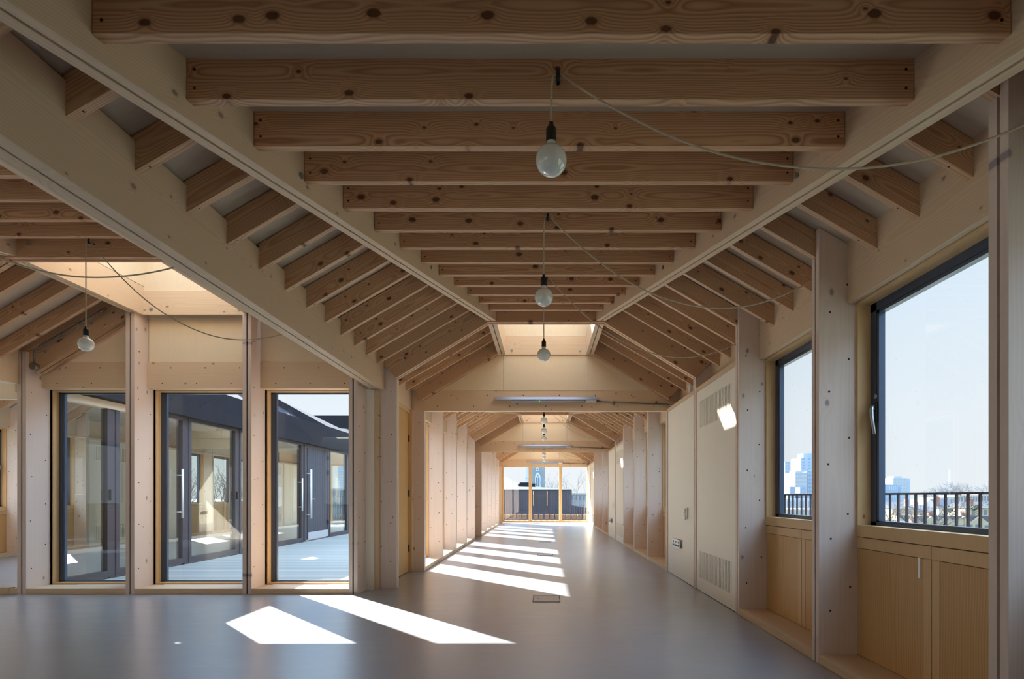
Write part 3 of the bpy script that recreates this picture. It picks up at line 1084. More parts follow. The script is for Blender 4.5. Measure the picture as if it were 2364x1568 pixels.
# ================================================================== WING ACROSS THE COURTYARD
for i in range(3):
    y0 = Y3 + 8 * i
    for k in range(0, 6):
        y = y0 + 1.6 * k
        if i == 0 and k < 4 or (k == 0 and i > 0):
            continue
        post(FW, y, 'pale post of the far outer wall seen through the courtyard, %s in row' % ORD[max(1, i * 5 + k - 3)], zc(XF) if k not in (4, 5) else 2.4, zc(XF + 0.3) if k not in (4, 5) else 2.4, group='posts of the wing across the courtyard', sgn=-1)
    for k in range(5):
        u0, u1 = y0 + 1.6 * k + 0.05, y0 + 1.6 * (k + 1) - 0.05
        if i == 0 and k < 3:
            pass
        mb = MB()
        FW.box(mb, u0, u1, -0.275, -0.19, 2.37, 2.77)
        mb.build('eave_beam', [M_LVL], xdir=(0, 1, 0), kind='thing', cat='beam', group='eave beams of the wing across the courtyard',
                 label='pale eave beam of the wing across the courtyard, %s from the camera end' % ORD[i * 5 + k + 1])
        if k < 3:
            Fq = Fr((AX3 - XF - 0.245, 0, 0), (0, 1, 0), (1, 0, 0))
            window(Fq, u0 - 0.01, u1 + 0.01, 0.84, 2.37, lower=0.062, handle=(1 if i == 1 and k == 1 else 0))
            sill(FW, u0, u1, 'sill_%d' % (50 + i * 3 + k))
        elif k == 3:
            vent_panel(Fr((AX3 - XF - 0.012, 0, 0), (0, 1, 0), (1, 0, 0)), u0, u1, 2.34, 'pale vented wall panel of the wing across the courtyard, %s bay row' % ORD[i + 1], True)
        else:
            plain_panel(Fr((AX3 - XF - 0.012, 0, 0), (0, 1, 0), (1, 0, 0)), u0, u1, 2.34, 'plain pale wall panel of the wing across the courtyard, %s bay row' % ORD[i + 1])
    skylight(AX3, y0, ['over the open end of the wing beyond the outermost post', 'on the nearer dark roof across the courtyard', 'on the farther dark roof across the courtyard'][i])
    gable('wall_wing_gable_%d' % (i + 1), AX3, y0 + 7.94)
    mb = MB()
    mb.box(AX3 - 2.05, AX3 + 2.05, y0 + 7.96, y0 + 8.04, 2.40, 2.75)
    mb.build('wall_wing_gable_back_%d' % (i + 1), [M_PLY], kind='structure')
mb = MB()
mb.box(-10.3, -10.12, -1.3, 24.95, 2.375, 2.95)
for i in range(3):
    y0 = Y3 + 8 * i
    mb.box(-10.2, -10.12, y0 + 4.8, y0 + 8.05, -0.1, 2.9)
mb.box(-10.2, -10.12, -1.3, Y3, -0.1, 2.95)
mb.build('wall_west_lining', [M_FASC], kind='structure')
for i in (1,):
    y0 = Y3 + 8 * i
    rafters(AX3, Y3 + 8 * i, range(1, 12), (-1,), 'the roof across the courtyard', 'rafters on the outer edge, %s side, across the courtyard')

# courtyard elevation: fascia, frames, glass, door
XC = -5.96
mb = MB()
mb.hexa([(-6.25, 7.2, 2.41), (-5.82, 7.2, 2.41), (-5.82, 28.5, 2.41), (-6.25, 28.5, 2.41), (-6.25, 7.2, 2.98), (-5.82, 7.2, 2.96), (-5.82, 28.5, 2.96), (-6.25, 28.5, 2.98)])
mb.build('wall_black_fascia', [M_FASC], kind='structure')
mb = MB()
yb_, ye_ = Y3 + 15.98, Y3 + 18.3
P_ = [(-8.77, yb_, 3.78), (-7.27, yb_, 3.78), (-5.84, yb_, 2.99), (-5.84, ye_, 2.99), (-10.1, ye_, 2.99), (-10.1, yb_, 2.99)]
mb.v = [Vector(p) for p in P_] + [Vector((p[0], p[1], 2.97)) for p in P_]
for f in ((1, 2, 3), (0, 1, 3, 4), (0, 4, 5), (0, 5, 11, 6), (1, 0, 6, 7), (2, 1, 7, 8), (3, 2, 8, 9), (4, 3, 9, 10), (5, 4, 10, 11), (6, 11, 10, 9, 8, 7)):
    mb.face(list(f))
mb.build('roof_hip', [M_ROOF], kind='structure')
FC = Fr((XC, 0, 0), (0, 1, 0), (1, 0, 0))
glz = [(7.25, 8.15), (8.25, 9.83), (9.95, 11.50), (11.60, 13.08), (13.15, 14.62), (16.48, 18.0), (18.1, 19.6), (19.7, 21.2), (21.3, 22.8), (22.9, 23.8)]
for n_, (a, b) in enumerate(glz):
    mb = MB()
    fw = 0.065
    FC.box(mb, a, a + fw, -0.08, 0, 0.0, 2.41)
    FC.box(mb, b - fw, b, -0.08, 0, 0.0, 2.41)
    FC.box(mb, a + fw, b - fw, -0.08, 0, 0.0, 0.09)
    FC.box(mb, a + fw, b - fw, -0.08, 0, 2.36, 2.41)
    WIN[0] += 1
    w = mb.build('window_%d' % WIN[0], [M_GREYF], kind='structure')
    mb = MB()
    FC.box(mb, a + fw, b - fw, -0.05, -0.035, 0.09, 2.36)
    mb.build('glass_pane', [M_GLASSR], w)
    if n_ in (1, 4):
        mb = MB()
        hu = b - 0.16
        mb.cyl(FC.p(hu, 0.06, 0.75), FC.p(hu, 0.06, 1.55), 0.018, seg=12)
        for z in (0.85, 1.45):
            mb.cyl(FC.p(hu, -0.03, z), FC.p(hu, 0.06, z), 0.009, seg=8)
        mb.build('pull_handle', [M_WHITE], w)
    if n_ in (0, 2):
        mb = MB()
        FC.box(mb, b - 0.04, b - 0.02, 0, 0.03, 1.05, 1.2)
        mb.build('handle', [M_BLK], w)
mb = MB()
for a, b in ((7.18, 7.25), (8.15, 8.25), (9.83, 9.95), (11.5, 11.6), (13.08, 13.15), (14.62, 14.72), (16.40, 16.48), (18, 18.1), (19.6, 19.7), (21.2, 21.3), (22.8, 22.9), (23.8, 24.0)):
    FC.box(mb, a, b, -0.14, -0.01, -0.02, 2.42)
mb.build('wall_courtyard_mullions', [M_GREYF], kind='structure')
# boarded door
mb = MB()
FC.box(mb, 14.72, 14.80, -0.08, 0.01, 0, 2.41)
FC.box(mb, 16.34, 16.40, -0.08, 0.01, 0, 2.41)
FC.box(mb, 14.80, 16.34, -0.08, 0.01, 2.34, 2.41)
d = mb.build('door_4', [M_GREYF], kind='structure')
mb = MB()
n_b = 11
for q in range(n_b):
    p = (16.33 - 14.95) / n_b
    FC.box(mb, 14.95 + p * q + 0.006, 14.95 + p * (q + 1) - 0.006, -0.05, -0.005, 0.02, 2.33)
FC.box(mb, 14.80, 16.34, -0.06, -0.02, 0.02, 2.33)
mb.build('door_leaf', [M_DOORD], d)
mb = MB()
FC.box(mb, 14.97, 16.32, -0.005, 0.004, 0.02, 0.20)
mb.build('kick_plate', [M_KICK], d)
mb = MB()
mb.cyl(FC.p(14.90, 0.10, 0.55), FC.p(14.90, 0.10, 1.78), 0.026, seg=12)
for z in (0.65, 1.68):
    mb.cyl(FC.p(14.90, -0.02, z), FC.p(14.90, 0.10, z), 0.012, seg=8)
mb.build('pull_handle', [M_WHITE], d)
mb = MB()
mb.cyl(FC.p(15.06, 0, 1.04), FC.p(15.06, 0.06, 1.04), 0.012, seg=8)
mb.cyl(FC.p(15.06, 0.06, 1.04), FC.p(15.22, 0.06, 1.04), 0.011, seg=8)
mb.cyl(FC.p(15.06, 0, 1.15), FC.p(15.06, 0.02, 1.15), 0.02, seg=10)
mb.build('lever_handle', [M_STEEL], d)
for z in (0.35, 1.7, 2.1):
    mb = MB()
    FC.box(mb, 16.30, 16.34, 0, 0.03, z, z + 0.12)
    mb.build('hinge', [M_BLK], d)

# ================================================================== END WALLS
mb = MB()
ew = [(-1.735, -0.69), (-0.56, 0.575), (0.70, 1.745)]
Fq = Fr((0.025, 24.79, 0), (1, 0, 0), (0, -1, 0))
for a, b in ew:
    WIN[0] += 1
    mb = MB()
    Fq.box(mb, a - 0.06, a, -0.12, 0.02, 0.02, 2.36)
    Fq.box(mb, b, b + 0.06, -0.12, 0.02, 0.02, 2.36)
    Fq.box(mb, a, b, -0.12, 0.02, 0.02, 0.10)
    Fq.box(mb, a, b, -0.12, 0.02, 2.33, 2.36)
    w = mb.build('window_%d' % WIN[0], [M_OAK], kind='structure', xdir=(0, 0, 1))
    mb = MB()
    Fq.box(mb, a, b, -0.09, -0.075, 0.10, 2.33)
    mb.build('glass_pane', [M_GLASS], w)
mb = MB()
for a, b in ((-XF - 0.3, -1.79), (1.80, XF + 0.35)):
    mb.box(a + 0.025, b + 0.025, 24.78, 24.93, 0, 2.36)
mb.build('wall_end', [M_PANEL], kind='structure')
for j in range(3):
    a, b = AX3 - 1.7 + j * 1.2, AX3 - 0.6 + j * 1.2
    WIN[0] += 1
    mb = MB()
    for q in ((a - 0.05, a, 0, 2.4), (b, b + 0.05, 0, 2.4), (a, b, 0, 0.1), (a, b, 2.33, 2.4)):
        mb.box(q[0], q[1], 23.75, 23.9, q[2], q[3])
    w = mb.build('window_%d' % WIN[0], [M_OAK], kind='structure')
    mb = MB()
    mb.box(a, b, 23.84, 23.855, 0.1, 2.33)
    mb.build('glass_pane', [M_GLASS], w)
mb = MB()
mb.box(AX3 - 2.1, AX3 + 2.1, 23.86, 23.98, 2.4, 3.3)
mb.box(AX3 - 2.1, AX3 - 1.75, 23.76, 23.93, 0, 2.4)
mb.box(AX3 + 1.85, AX3 + 2.1, 23.76, 23.93, 0, 2.4)
mb.build('wall_wing_end', [M_PLY], kind='structure')


# ================================================================== PENDANT LAMPS
def sag(p0, p1, low, n=26):
    """cord hanging through roughly the low point"""
    p0, p1, low = Vector(p0), Vector(p1), Vector(low)
    hd = Vector((p1.x - p0.x, p1.y - p0.y, 0))
    L_ = hd.length
    hd.normalize()
    tl = (Vector((low.x - p0.x, low.y - p0.y, 0))).dot(hd) / L_
    # quadratic in t through the three heights
    a = ((low.z - p0.z) / tl - (p1.z - p0.z)) / (tl - 1)
    b = (p1.z - p0.z) - a
    out = []
    for i in range(n + 1):
        t = i / n
        out.append(p0.lerp(p1, t) * 1.0)
        out[-1].z = p0.z + a * t * t + b * t + 0.006 * math.sin(t * 17) * t * (1 - t)
    return out


def pendant_proto(drop):
    t = empty('pendant_bulb', (0, 0, 0))
    mb = MB()
    mb.tube([(0, 0.036, 0.0), (0, 0.0, 0.0), (0, -0.020, 0.004), (0, -0.026, 0.022)], 0.0075, 10)
    mb.lathe([(0.0, 0.0), (0.009, 0.001), (0.009, 0.045), (0.0, 0.046)], (0, -0.026, -0.018), 12)
    mb.build('hook', [M_BLK], t)
    mb = MB()
    mb.tube([(0, -0.026, 0.014), (-0.018, -0.024, 0.004), (-0.026, -0.022, -0.03), (-0.027, -0.02, -drop * 0.5), (-0.027, -0.02, -drop)], 0.0046, 8)
    mb.build('drop_cord', [M_CORD], t)
    c = (-0.027, -0.02, -drop)
    mb = MB()
    mb.lathe([(0.004, 0.012), (0.009, 0.010), (0.009, 0.0), (0.013, -0.004), (0.0205, -0.016), (0.0205, -0.062), (0.019, -0.066)], c, 24)
    mb.build('lamp_holder', [M_BLK], t)
    R = 0.0615
    prof = [(0.0185, -0.060), (0.0185, -0.075), (0.021, -0.082), (0.030, -0.090)]
    zc_ = -0.066 - 0.012 - R * 0.98
    for q in range(6, 25):
        th = math.pi * q / 24
        r = R * math.sin(th)
        if th < 1.2 and r < 0.03:
            continue
        prof.append((r if q < 24 else 0.0005, zc_ + R * math.cos(th) + 0.0))
    prof = prof[:3] + [p for p in prof[3:] if p[0] < 1]
    mb = MB()
    mb.lathe(prof, c, 36)
    mb.build('bulb', [M_BULB], t)
    return t


def copy_tree(o):
    c = o.copy()
    COL.objects.link(c)
    for ch in list(o.children):
        d_ = ch.copy()
        COL.objects.link(d_)
        d_.parent = c
    return c


pend = [
    (0.03, Y0 + 1.6, 2.745, 'milky globe bulb nearest the camera, hung on the second visible joist', (2.03, 2.15, 2.62), (1.02, 2.26, 2.335)),
    (0.0, Y0 + 3.2, 2.945, 'second milky globe bulb of the row in the main room', (1.985, 4.06, 2.70), (1.16, 4.1, 2.37)),
    (0.0, Y0 + 4.8, 3.14, 'third milky globe bulb of the row, in front of the main rooflight', (1.985, 5.62, 2.66), (1.10, 5.6, 2.42)),
    (0.0, Y0 + 9.6, 2.80, 'first milky bulb hanging behind the first strip lamp', (1.985, 10.4, 2.70), (1.16, 10.4, 2.42)),
    (0.0, Y0 + 11.2, 2.95, 'second milky bulb hanging behind the first strip lamp', (1.985, 12.0, 2.68), (1.16, 12.0, 2.42)),
    (0.0, Y0 + 12.8, 3.14, 'third milky bulb hanging behind the first strip lamp', (1.985, 13.6, 2.68), (1.16, 13.6, 2.42)),
    (0.0, Y0 + 17.6, 2.80, 'first tiny milky bulb behind the second strip lamp', (1.985, 18.4, 2.70), (1.16, 18.4, 2.42)),
    (0.0, Y0 + 19.2, 2.95, 'second tiny milky bulb behind the second strip lamp', (1.985, 20.0, 2.68), (1.16, 20.0, 2.42)),
    (0.0, Y0 + 20.8, 3.14, 'third tiny milky bulb behind the second strip lamp', (1.985, 21.6, 2.68), (1.16, 21.6, 2.42)),
    (-3.935, Y2 + 6.285, 3.29, 'milky globe bulb hanging in the side bay beside the rooflight', (-2.08, 4.96, 2.50), (-2.6, 5.0, 2.42)),
]
for (x, y, z, lb, end, low) in pend:
    bulb_z = 2.42 if x > -1 else 2.41
    drop = z - bulb_z - 0.14
    t = pendant_proto(drop)
    t.location = (x, y - 0.034, z)
    tag(t, lb, 'pendant lamp', 'bare bulb pendants', 'thing')
    mb = MB()
    s = 1 if end[0] > x else -1
    pts = sag((0.004 * s, -0.026, 0.014), Vector(end) - t.location, Vector(low) - t.location)
    mb.tube(pts, 0.0046, 8)
    W_OF[t.name] = Matrix.Identity(4)
    mb.build('swag_cord', [M_CORD], t)
# cord of a lamp outside the picture in the side bay
mb = MB()
mb.tube(sag((-4.0, 3.65, 2.95), (-2.08, 3.34, 2.395), (-2.55, 3.42, 2.36)), 0.0046, 8)
mb.build('lamp_cord', [M_CORD], kind='thing', cat='cord', label='linen lamp cord sagging across the side rooflight to the deep beam')


# ================================================================== STRIP LAMPS, CONDUITS
for i in range(3):
    y = Y0 + 7.945 + 8 * i
    t = empty('strip_lamp', (0, y, 2.47), 'grey twin strip lamp on the %s' % ['nearest cross beam below the main rooflight', 'second cross beam along the room', 'last cross beam over the end glazing'][i], 'strip lamp', 'strip lamps', 'thing')
    mb = MB()
    mb.hexa([(-0.74, y - 0.09, 2.515), (0.76, y - 0.09, 2.515), (0.76, y, 2.515), (-0.74, y, 2.515), (-0.74, y - 0.05, 2.56), (0.76, y - 0.05, 2.56), (0.76, y, 2.56), (-0.74, y, 2.56)])
    mb.build('upper_housing', [M_ALU], t, bevel=0.004)
    mb = MB()
    mb.box(-0.50, 0.56, y - 0.07, y, 2.478, 2.506)
    mb.box(-0.50, 0.56, y - 0.05, y, 2.506, 2.515)
    mb.build('lower_housing', [M_ALU], t, bevel=0.004)
    mb = MB()
    mb.box(0.58, 0.74, y - 0.05, y, 2.485, 2.512)
    mb.build('junction_box', [M_WHITE], t, bevel=0.004)
    mb = MB()
    mb.cyl((-0.09, y - 0.071, 2.492), (-0.09, y - 0.074, 2.492), 0.005, seg=10)
    mb.build('indicator_light', [M_LED], t)
    mb = MB()
    mb.tube([(0.74, y - 0.02, 2.50), (1.55, y - 0.02, 2.46), (1.70, y - 0.02, 2.455), (1.77, y - 0.03, 2.45), (1.83, y - 0.10, 2.42), (1.86, y - 0.12, 2.38)], 0.011, 10)
    for q in (1.0, 1.62):
        mb.box(q - 0.012, q + 0.012, y - 0.035, y, 2.455, 2.50)
    mb.build('conduit', [M_GALV], t)
    # white sensor box on the eave beam
    mb = MB()
    mb.box(1.93, 1.975, y - 0.75, y - 0.66, 2.50, 2.68)
    mb.cyl((1.93, y - 0.70, 2.60), (1.915, y - 0.70, 2.60), 0.025, seg=14)
    mb.build('sensor_box', [M_WHITE], kind='thing', cat='sensor', group='wall sensors', bevel=0.004, label='small white box on the eave beam above the plain panel, %s' % MODN[i])
    # socket plate and switch
    yn = Y0 + 8 * i
    t = empty('wall_socket', (XF - 0.012, yn + 7.27, 0.46), 'steel triple socket plate low on the plain panel, %s' % MODN[i], 'socket', 'wall sockets', 'thing')
    for q in range(3):
        yy_ = yn + 7.06 + q * 0.145
        mb = MB()
        mb.box(1.763, 1.772, yy_, yy_ + 0.138, 0.405, 0.52)
        o = mb.build('plate', [M_STEEL], t, bevel=0.002)
        mb = MB()
        mb.box(1.759, 1.763, yy_ + 0.03, yy_ + 0.065, 0.43, 0.455)
        mb.box(1.759, 1.763, yy_ + 0.08, yy_ + 0.115, 0.43, 0.455)
        mb.box(1.760, 1.763, yy_ + 0.05, yy_ + 0.09, 0.475, 0.50)
        mb.build('outlets', [M_BLK], o)
    t = empty('light_switch', (XF - 0.012, yn + 6.78, 0.88), 'small white switch plate on the plain panel, %s' % MODN[i], 'switch', 'light switches', 'thing')
    mb = MB()
    mb.box(1.755, 1.772, yn + 6.74, yn + 6.83, 0.81, 0.95)
    mb.build('plate', [M_WHITE], t, bevel=0.004)
    mb = MB()
    mb.box(1.750, 1.755, yn + 6.765, yn + 6.805, 0.85, 0.91)
    mb.build('rocker', [M_WHITE], t, bevel=0.002)

# conduit along the side gable with its round box
t = empty('wall_conduit', (-5.80, 6.68, 2.6), 'grey metal conduit with round box on the outermost tall post', 'conduit', None, 'thing')
mb = MB()
mb.tube([(-5.735, 6.66, 2.60), (-5.735, 6.66, 2.70), (-5.72, 6.655, 2.735), (-5.68, 6.65, 2.77), (-5.3, 6.65, 2.99), (-4.92, 6.65, 3.21)], 0.012, 10)
mb.build('pipe', [M_GALV], t)
mb = MB()
mb.cyl((-5.735, 6.69, 2.56), (-5.735, 6.635, 2.56), 0.042, seg=18)
mb.build('round_box', [M_GALV], t, bevel=0.004)
for q in (0.3, 0.62, 0.93):
    p = Vector((-5.68, 6.65, 2.77)).lerp(Vector((-4.92, 6.65, 3.21)), q)
    mb = MB()
    mb.cyl(p - Vector((0.014, 0, 0.008)), p + Vector((0.014, 0, 0.008)), 0.018, seg=10)
    mb.build('saddle', [M_GALV], t)

# floor boxes
for i, (y, x) in enumerate(((6.40, 0.0), (11.35, 0.0), (14.6, 0.0), (22.0, 0.0))):
    t = empty('floor_box', (x, y, 0), 'square floor box lid flush in the grey floor, %s from the camera' % ORD[i + 1], 'floor box', 'floor boxes', 'thing')
    mb = MB()
    mb.box(x - 0.14, x + 0.14, y - 0.19, y + 0.19, 0.0, 0.003)
    mb.build('lid', [M_BOXF], t)
    mb = MB()
    for q in ((x - 0.145, x - 0.139, y - 0.195, y + 0.195), (x + 0.139, x + 0.145, y - 0.195, y + 0.195), (x - 0.139, x + 0.139, y - 0.195, y - 0.189), (x - 0.139, x + 0.139, y + 0.189, y + 0.195)):
        mb.box(*q, 0.0, 0.004)
    mb.build('rim', [M_GAP], t)
    mb = MB()
    mb.cyl((x - 0.09, y + 0.02, 0.003), (x - 0.09, y + 0.02, 0.006), 0.012, seg=14)
    mb.build('finger_pull', [M_STEEL], t)

# sticker on the lower panel
mb = MB()
mb.box(2.0385, 2.040, 3.262, 3.282, 0.65, 0.77)
mb.build('paper_label', [M_WHITE], kind='thing', cat='sticker', label='narrow white paper label on the stile below the large window')


# ================================================================== BALUSTRADES
def balustrade(x, ya, yb, pitch, label, zt=1.13, along='y', flat=0.016, th=0.012, y=None, zb=0.05):
    t = empty('balustrade', (x, ya, 0) if along == 'y' else (ya, y, 0), label, 'railing', 'balustrades', 'thing')
    mb = MB()
    if along == 'y':
        mb.box(x - 0.03, x + 0.03, ya, yb, zt - 0.015, zt)
        mb.box(x - 0.02, x + 0.02, ya, yb, zb, zb + 0.012)
    else:
        mb.box(ya, yb, y - 0.02, y + 0.02, zt - 0.02, zt)
        mb.box(ya, yb, y - 0.02, y + 0.02, zb, zb + 0.02)
    mb.build('rails', [M_RAIL], t)
    bm_ = MB()
    n = int((yb - ya) / pitch)
    if along == 'y':
        bm_.box(-flat / 2, flat / 2, -th / 2, th / 2, zb, zt - 0.015)
    else:
        bm_.box(-th / 2, th / 2, -flat / 2, flat / 2, zb, zt - 0.02)
    W_OF[t.name] = Matrix.Identity(4)
    first = bm_.build('baluster', [M_RAIL], t, origin=(0, 0, 0))
    base = t.location.copy()
    for k in range(min(n, 99)):
        o = first if k == 0 else first.copy()
        if k:
            COL.objects.link(o)
        o.matrix_basis = Matrix.Translation((0, pitch * (k + 0.5), 0) if along == 'y' else (pitch * (k + 0.5), 0, 0))
    return t


mb = MB()
mb.box(2.28, 3.0, -1.3, 25, -0.1, 0.04)
mb.build('floor_balcony_ledge', [M_ROOF], kind='structure')
balustrade(2.80, 1.9, 12.0, 0.1115, 'dark flat-bar balustrade outside the half-height windows')
balustrade(0, -3.4, 3.6, 0.105, 'thin dark railing beyond the end glazing', along='x', y=27.2, flat=0.03, th=0.010, zt=1.17)
balustrade(0, -9.8, -3.6, 0.12, 'dark railing closing the courtyard terrace', along='x', y=28.0, flat=0.04, th=0.015, zt=1.13)
balustrade(-10.9, 8.5, 18.0, 0.115, 'dark flat-bar balustrade outside the wing across the courtyard')
mb = MB()
mb.box(-11.1, -10.3, 4, 25, -0.1, 0.04)
mb.build('floor_west_ledge', [M_ROOF], kind='structure')


# ================================================================== THINGS OUTSIDE
def at(px, py, d):
    return Vector((CX + (px - 1256) * d / FPX, d, CZ + (1147 - py) * d / FPX))


GZ = -12.0
mb = MB()
mb.box(-2500, 2500, -300, 3200, GZ - 1, GZ)
mb.build('ground', [plain('city ground', (92, 96, 84), 0.9, noise=0.35, nscale=0.08)], kind='structure', origin=(0, 0, GZ))
mb = MB()
mb.box(-11.5, 3.05, -2, 30.6, GZ, -0.21)
mb.build('wall_building_below', [M_CLAD], kind='structure')

# black shed beyond the end railing
t = empty('roof_shed', (0, 33, 0), 'black boarded shed with pale roof beyond the end glazing', 'shed', None, 'thing')
mb = MB()
mb.box(-5.0, 1.42, 31.0, 37, -0.2, 1.45)
mb.build('boarded_wall', [M_CLAD], t, origin=(0, 0, 0))
mb = MB()
mb.prism([(-5.0, 30.95, 1.452), (1.42, 30.95, 1.452), (0.9, 34, 1.50), (-1.0, 36, 1.70), (-5.0, 36, 1.80)], (0, 0, 0.03))
mb.build('roof_sheet', [plain('pale roof sheet', (78, 82, 82), 0.9, spec=0.08)], t)
mb = MB()
mb.box(-1.55, -0.55, 34.6, 35.6, 1.6, 1.86)
mb.box(-1.45, -0.72, 34.7, 35.5, 1.86, 1.93)
mb.build('roof_vent', [M_FASC], t)
mb = MB()
mb.prism([(1.42, 31.0, -0.2), (2.9, 31.0, -0.2), (2.9, 31.0, 0.40), (1.42, 31.0, 0.65)], (0, 4, 0))
mb.build('side_lean_to', [M_CLAD], t)
for px in (1232.5, 1264):
    mb = MB()
    p0, p1 = at(px - 1, 1134, 30.9), at(px + 0.5, 1168, 30.9)
    mb.box(p0.x - 0.018, p0.x + 0.022, 30.9, 30.99, p1.z, p0.z)
    mb.build('timber_strip', [M_OAK], t)
# low sleeper wall behind the railing
M_SLP = plain('brown sleeper', (120, 92, 70), 0.9, noise=0.3, nscale=6)
for k in range(20):
    mb = MB()
    x = -2.6 + k * 0.26
    mb.box(x, x + 0.20, 28.0, 28.3, -0.06, 0.26)
    mb.build('sleeper_block', [M_SLP], kind='thing', cat='timber block', group='timber blocks along the terrace edge',
             label='brown timber block behind the thin end railing, %s from the courtyard end of the row' % ORD[k + 1])


def stone(name, c, dark=0.12, sc=0.6):
    return plain(name, c, 0.9, noise=dark, nscale=sc)


# church tower
M_ST = stone('church stone', (120, 130, 138))
M_ST2 = stone('church dressed stone', (176, 184, 190))
tp = at(1240.5, 1147, 200)
t = empty('church_tower', (tp.x, 200, GZ), 'grey stone church tower with pointed window beyond the end glazing', 'church tower', None, 'thing')
mb = MB()
mb.box(tp.x - 2.6, tp.x + 2.55, 200, 206, GZ, 17)
mb.build('tower_wall', [M_ST], t)
mb = MB()
for k in range(6):
    zz_ = GZ + 3 + k * 4.2
    w_ = 1.9 - 0.12 * k
    mb.box(tp.x - 2.6 - w_, tp.x - 2.55, 200.5, 204, zz_ - 4.2, zz_)
    mb.box(tp.x - 2.7 - w_, tp.x - 2.55, 200.4, 204, zz_ - 0.4, zz_ - 0.1)
mb.build('stepped_buttress', [M_ST2], t)
wc = at(1241.5, 1110, 199.9)
z0_, z1_ = at(1241, 1124, 200).z, at(1241, 1101, 200).z


def arch(w, z0, z1, zt, x):
    """pointed arch outline: arcs struck from the opposite springing points"""
    pts = [(x - w, z0), (x + w, z0)]
    arc = [(-w + 2 * w * math.cos(t * math.pi / 18), 2 * w * math.sin(t * math.pi / 18)) for t in range(7)]
    k = (zt - z1) / arc[-1][1]
    pts += [(x + q, z1 + r * k) for q, r in arc]
    pts += [(x - q, z1 + r * k) for q, r in arc[-2::-1]]
    return pts


mb = MB()
mb.prism([(x, 199.85, z) for x, z in arch(0.95, z0_ - 0.2, z1_ - 0.4, z1_ + 1.5, wc.x)], (0, 0.14, 0))
mb.build('window_surround', [M_ST2], t)
mb = MB()
for dx in (-0.33, 0.33):
    mb.prism([(x, 199.80, z) for x, z in arch(0.24, z0_ + 0.2, z1_ - 0.6, z1_ - 0.1, wc.x + dx)], (0, 0.04, 0))
mb.cyl((wc.x, 199.84, z1_ + 0.35), (wc.x, 199.80, z1_ + 0.35), 0.22, seg=14)
mb.build('window_lights', [stone('dim leaded glass', (96, 110, 130))], t)
mb = MB()
oc = at(1241, 1084, 199.9)
mb.cyl((oc.x, 199.98, oc.z), (oc.x, 199.84, oc.z), 0.62, seg=20)
mb.build('round_window', [M_ST2], t)
mb = MB()
mb.cyl((oc.x, 199.85, oc.z), (oc.x, 199.80, oc.z), 0.34, seg=20)
mb.build('round_window_glass', [stone('dim round glass', (104, 116, 130))], t)


# bare trees
def bare_tree(base, h, spread, label, seed, mat, levels=5, thick=0.03, trunk=0.3, group='bare winter trees'):
    rnd = random.Random(seed)
    mb = MB()

    def grow(p, d, ln, r, lv):
        q = p + d * ln
        m_ = p + d * (ln * 0.5) + Vector((rnd.uniform(-1, 1), rnd.uniform(-1, 1), 0)) * ln * 0.05
        mb.tube([p, m_, q], [r, r * 0.85, r * 0.7], 4 if lv < 3 else 3)
        if lv == 0:
            return
        n = 2 if lv > levels - 1 else rnd.choice((2, 3, 3))
        if lv <= 2:
            n = 3
        for _ in range(n):
            ax_ = Vector((rnd.uniform(-1, 1), rnd.uniform(-1, 1), rnd.uniform(-0.2, 0.35)))
            nd = (d + ax_ * spread).normalized()
            nd.z = max(nd.z, -0.05)
            grow(q if rnd.random() < 0.7 else m_, nd, ln * rnd.uniform(0.62, 0.86), r * 0.62, lv - 1)
    grow(Vector(base), Vector((0, 0, 1)), h * trunk, h * thick, levels)
    top = max(v.z for v in mb.v) - base[2]
    k = h / top
    bb = Vector(base)
    mb.v = [bb + (v - bb) * k for v in mb.v]
    return mb.build('bare_tree', [mat], kind='thing', cat='tree', group=group, label=label)


M_TR = plain('grey bark', (72, 68, 66), 0.9)
M_TRF = plain('haze tinted bark', (104, 110, 118), 0.9)  # bark lifted towards blue-grey, distance haze put into the colour
TREES = [  # pixel column, depth, pixel row of the top, spread, levels, thickness, far?, label
    (1172, 110, 1096, 0.62, 6, 0.010, 1, 'small bare tree rising over the shed roof at its outer edge'),
    (1277, 140, 1106, 0.65, 6, 0.010, 1, 'bare tree between the church tower and the last pane'),
    (1338, 62, 1086, 0.60, 7, 0.011, 0, 'big bare tree behind the last pane of the end glazing'),
    (1352, 80, 1100, 0.65, 7, 0.011, 1, 'paler bare tree behind the big one at the end glazing'),
    (2098, 75, 1117, 0.62, 7, 0.014, 0, 'bare tree behind the balustrade of the large window'),
    (2030, 90, 1150, 0.65, 6, 0.014, 0, 'low bare tree at the hinge edge of the large window'),
    (1845, 60, 1158, 0.65, 6, 0.014, 0, 'bare scrub tree behind the balustrade of the narrow window'),
    (445, 60, 1040, 0.55, 6, 0.012, 0, 'bare tree seen through the wing across the courtyard'),
    (520, 55, 1060, 0.55, 6, 0.012, 0, 'second bare tree seen beyond the wing across the courtyard')]
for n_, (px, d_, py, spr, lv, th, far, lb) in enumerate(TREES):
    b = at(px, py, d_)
    bare_tree((b.x, d_, GZ), b.z - GZ, spr, lb, 40 + n_, M_TRF if far else M_TR, lv, thick=th)


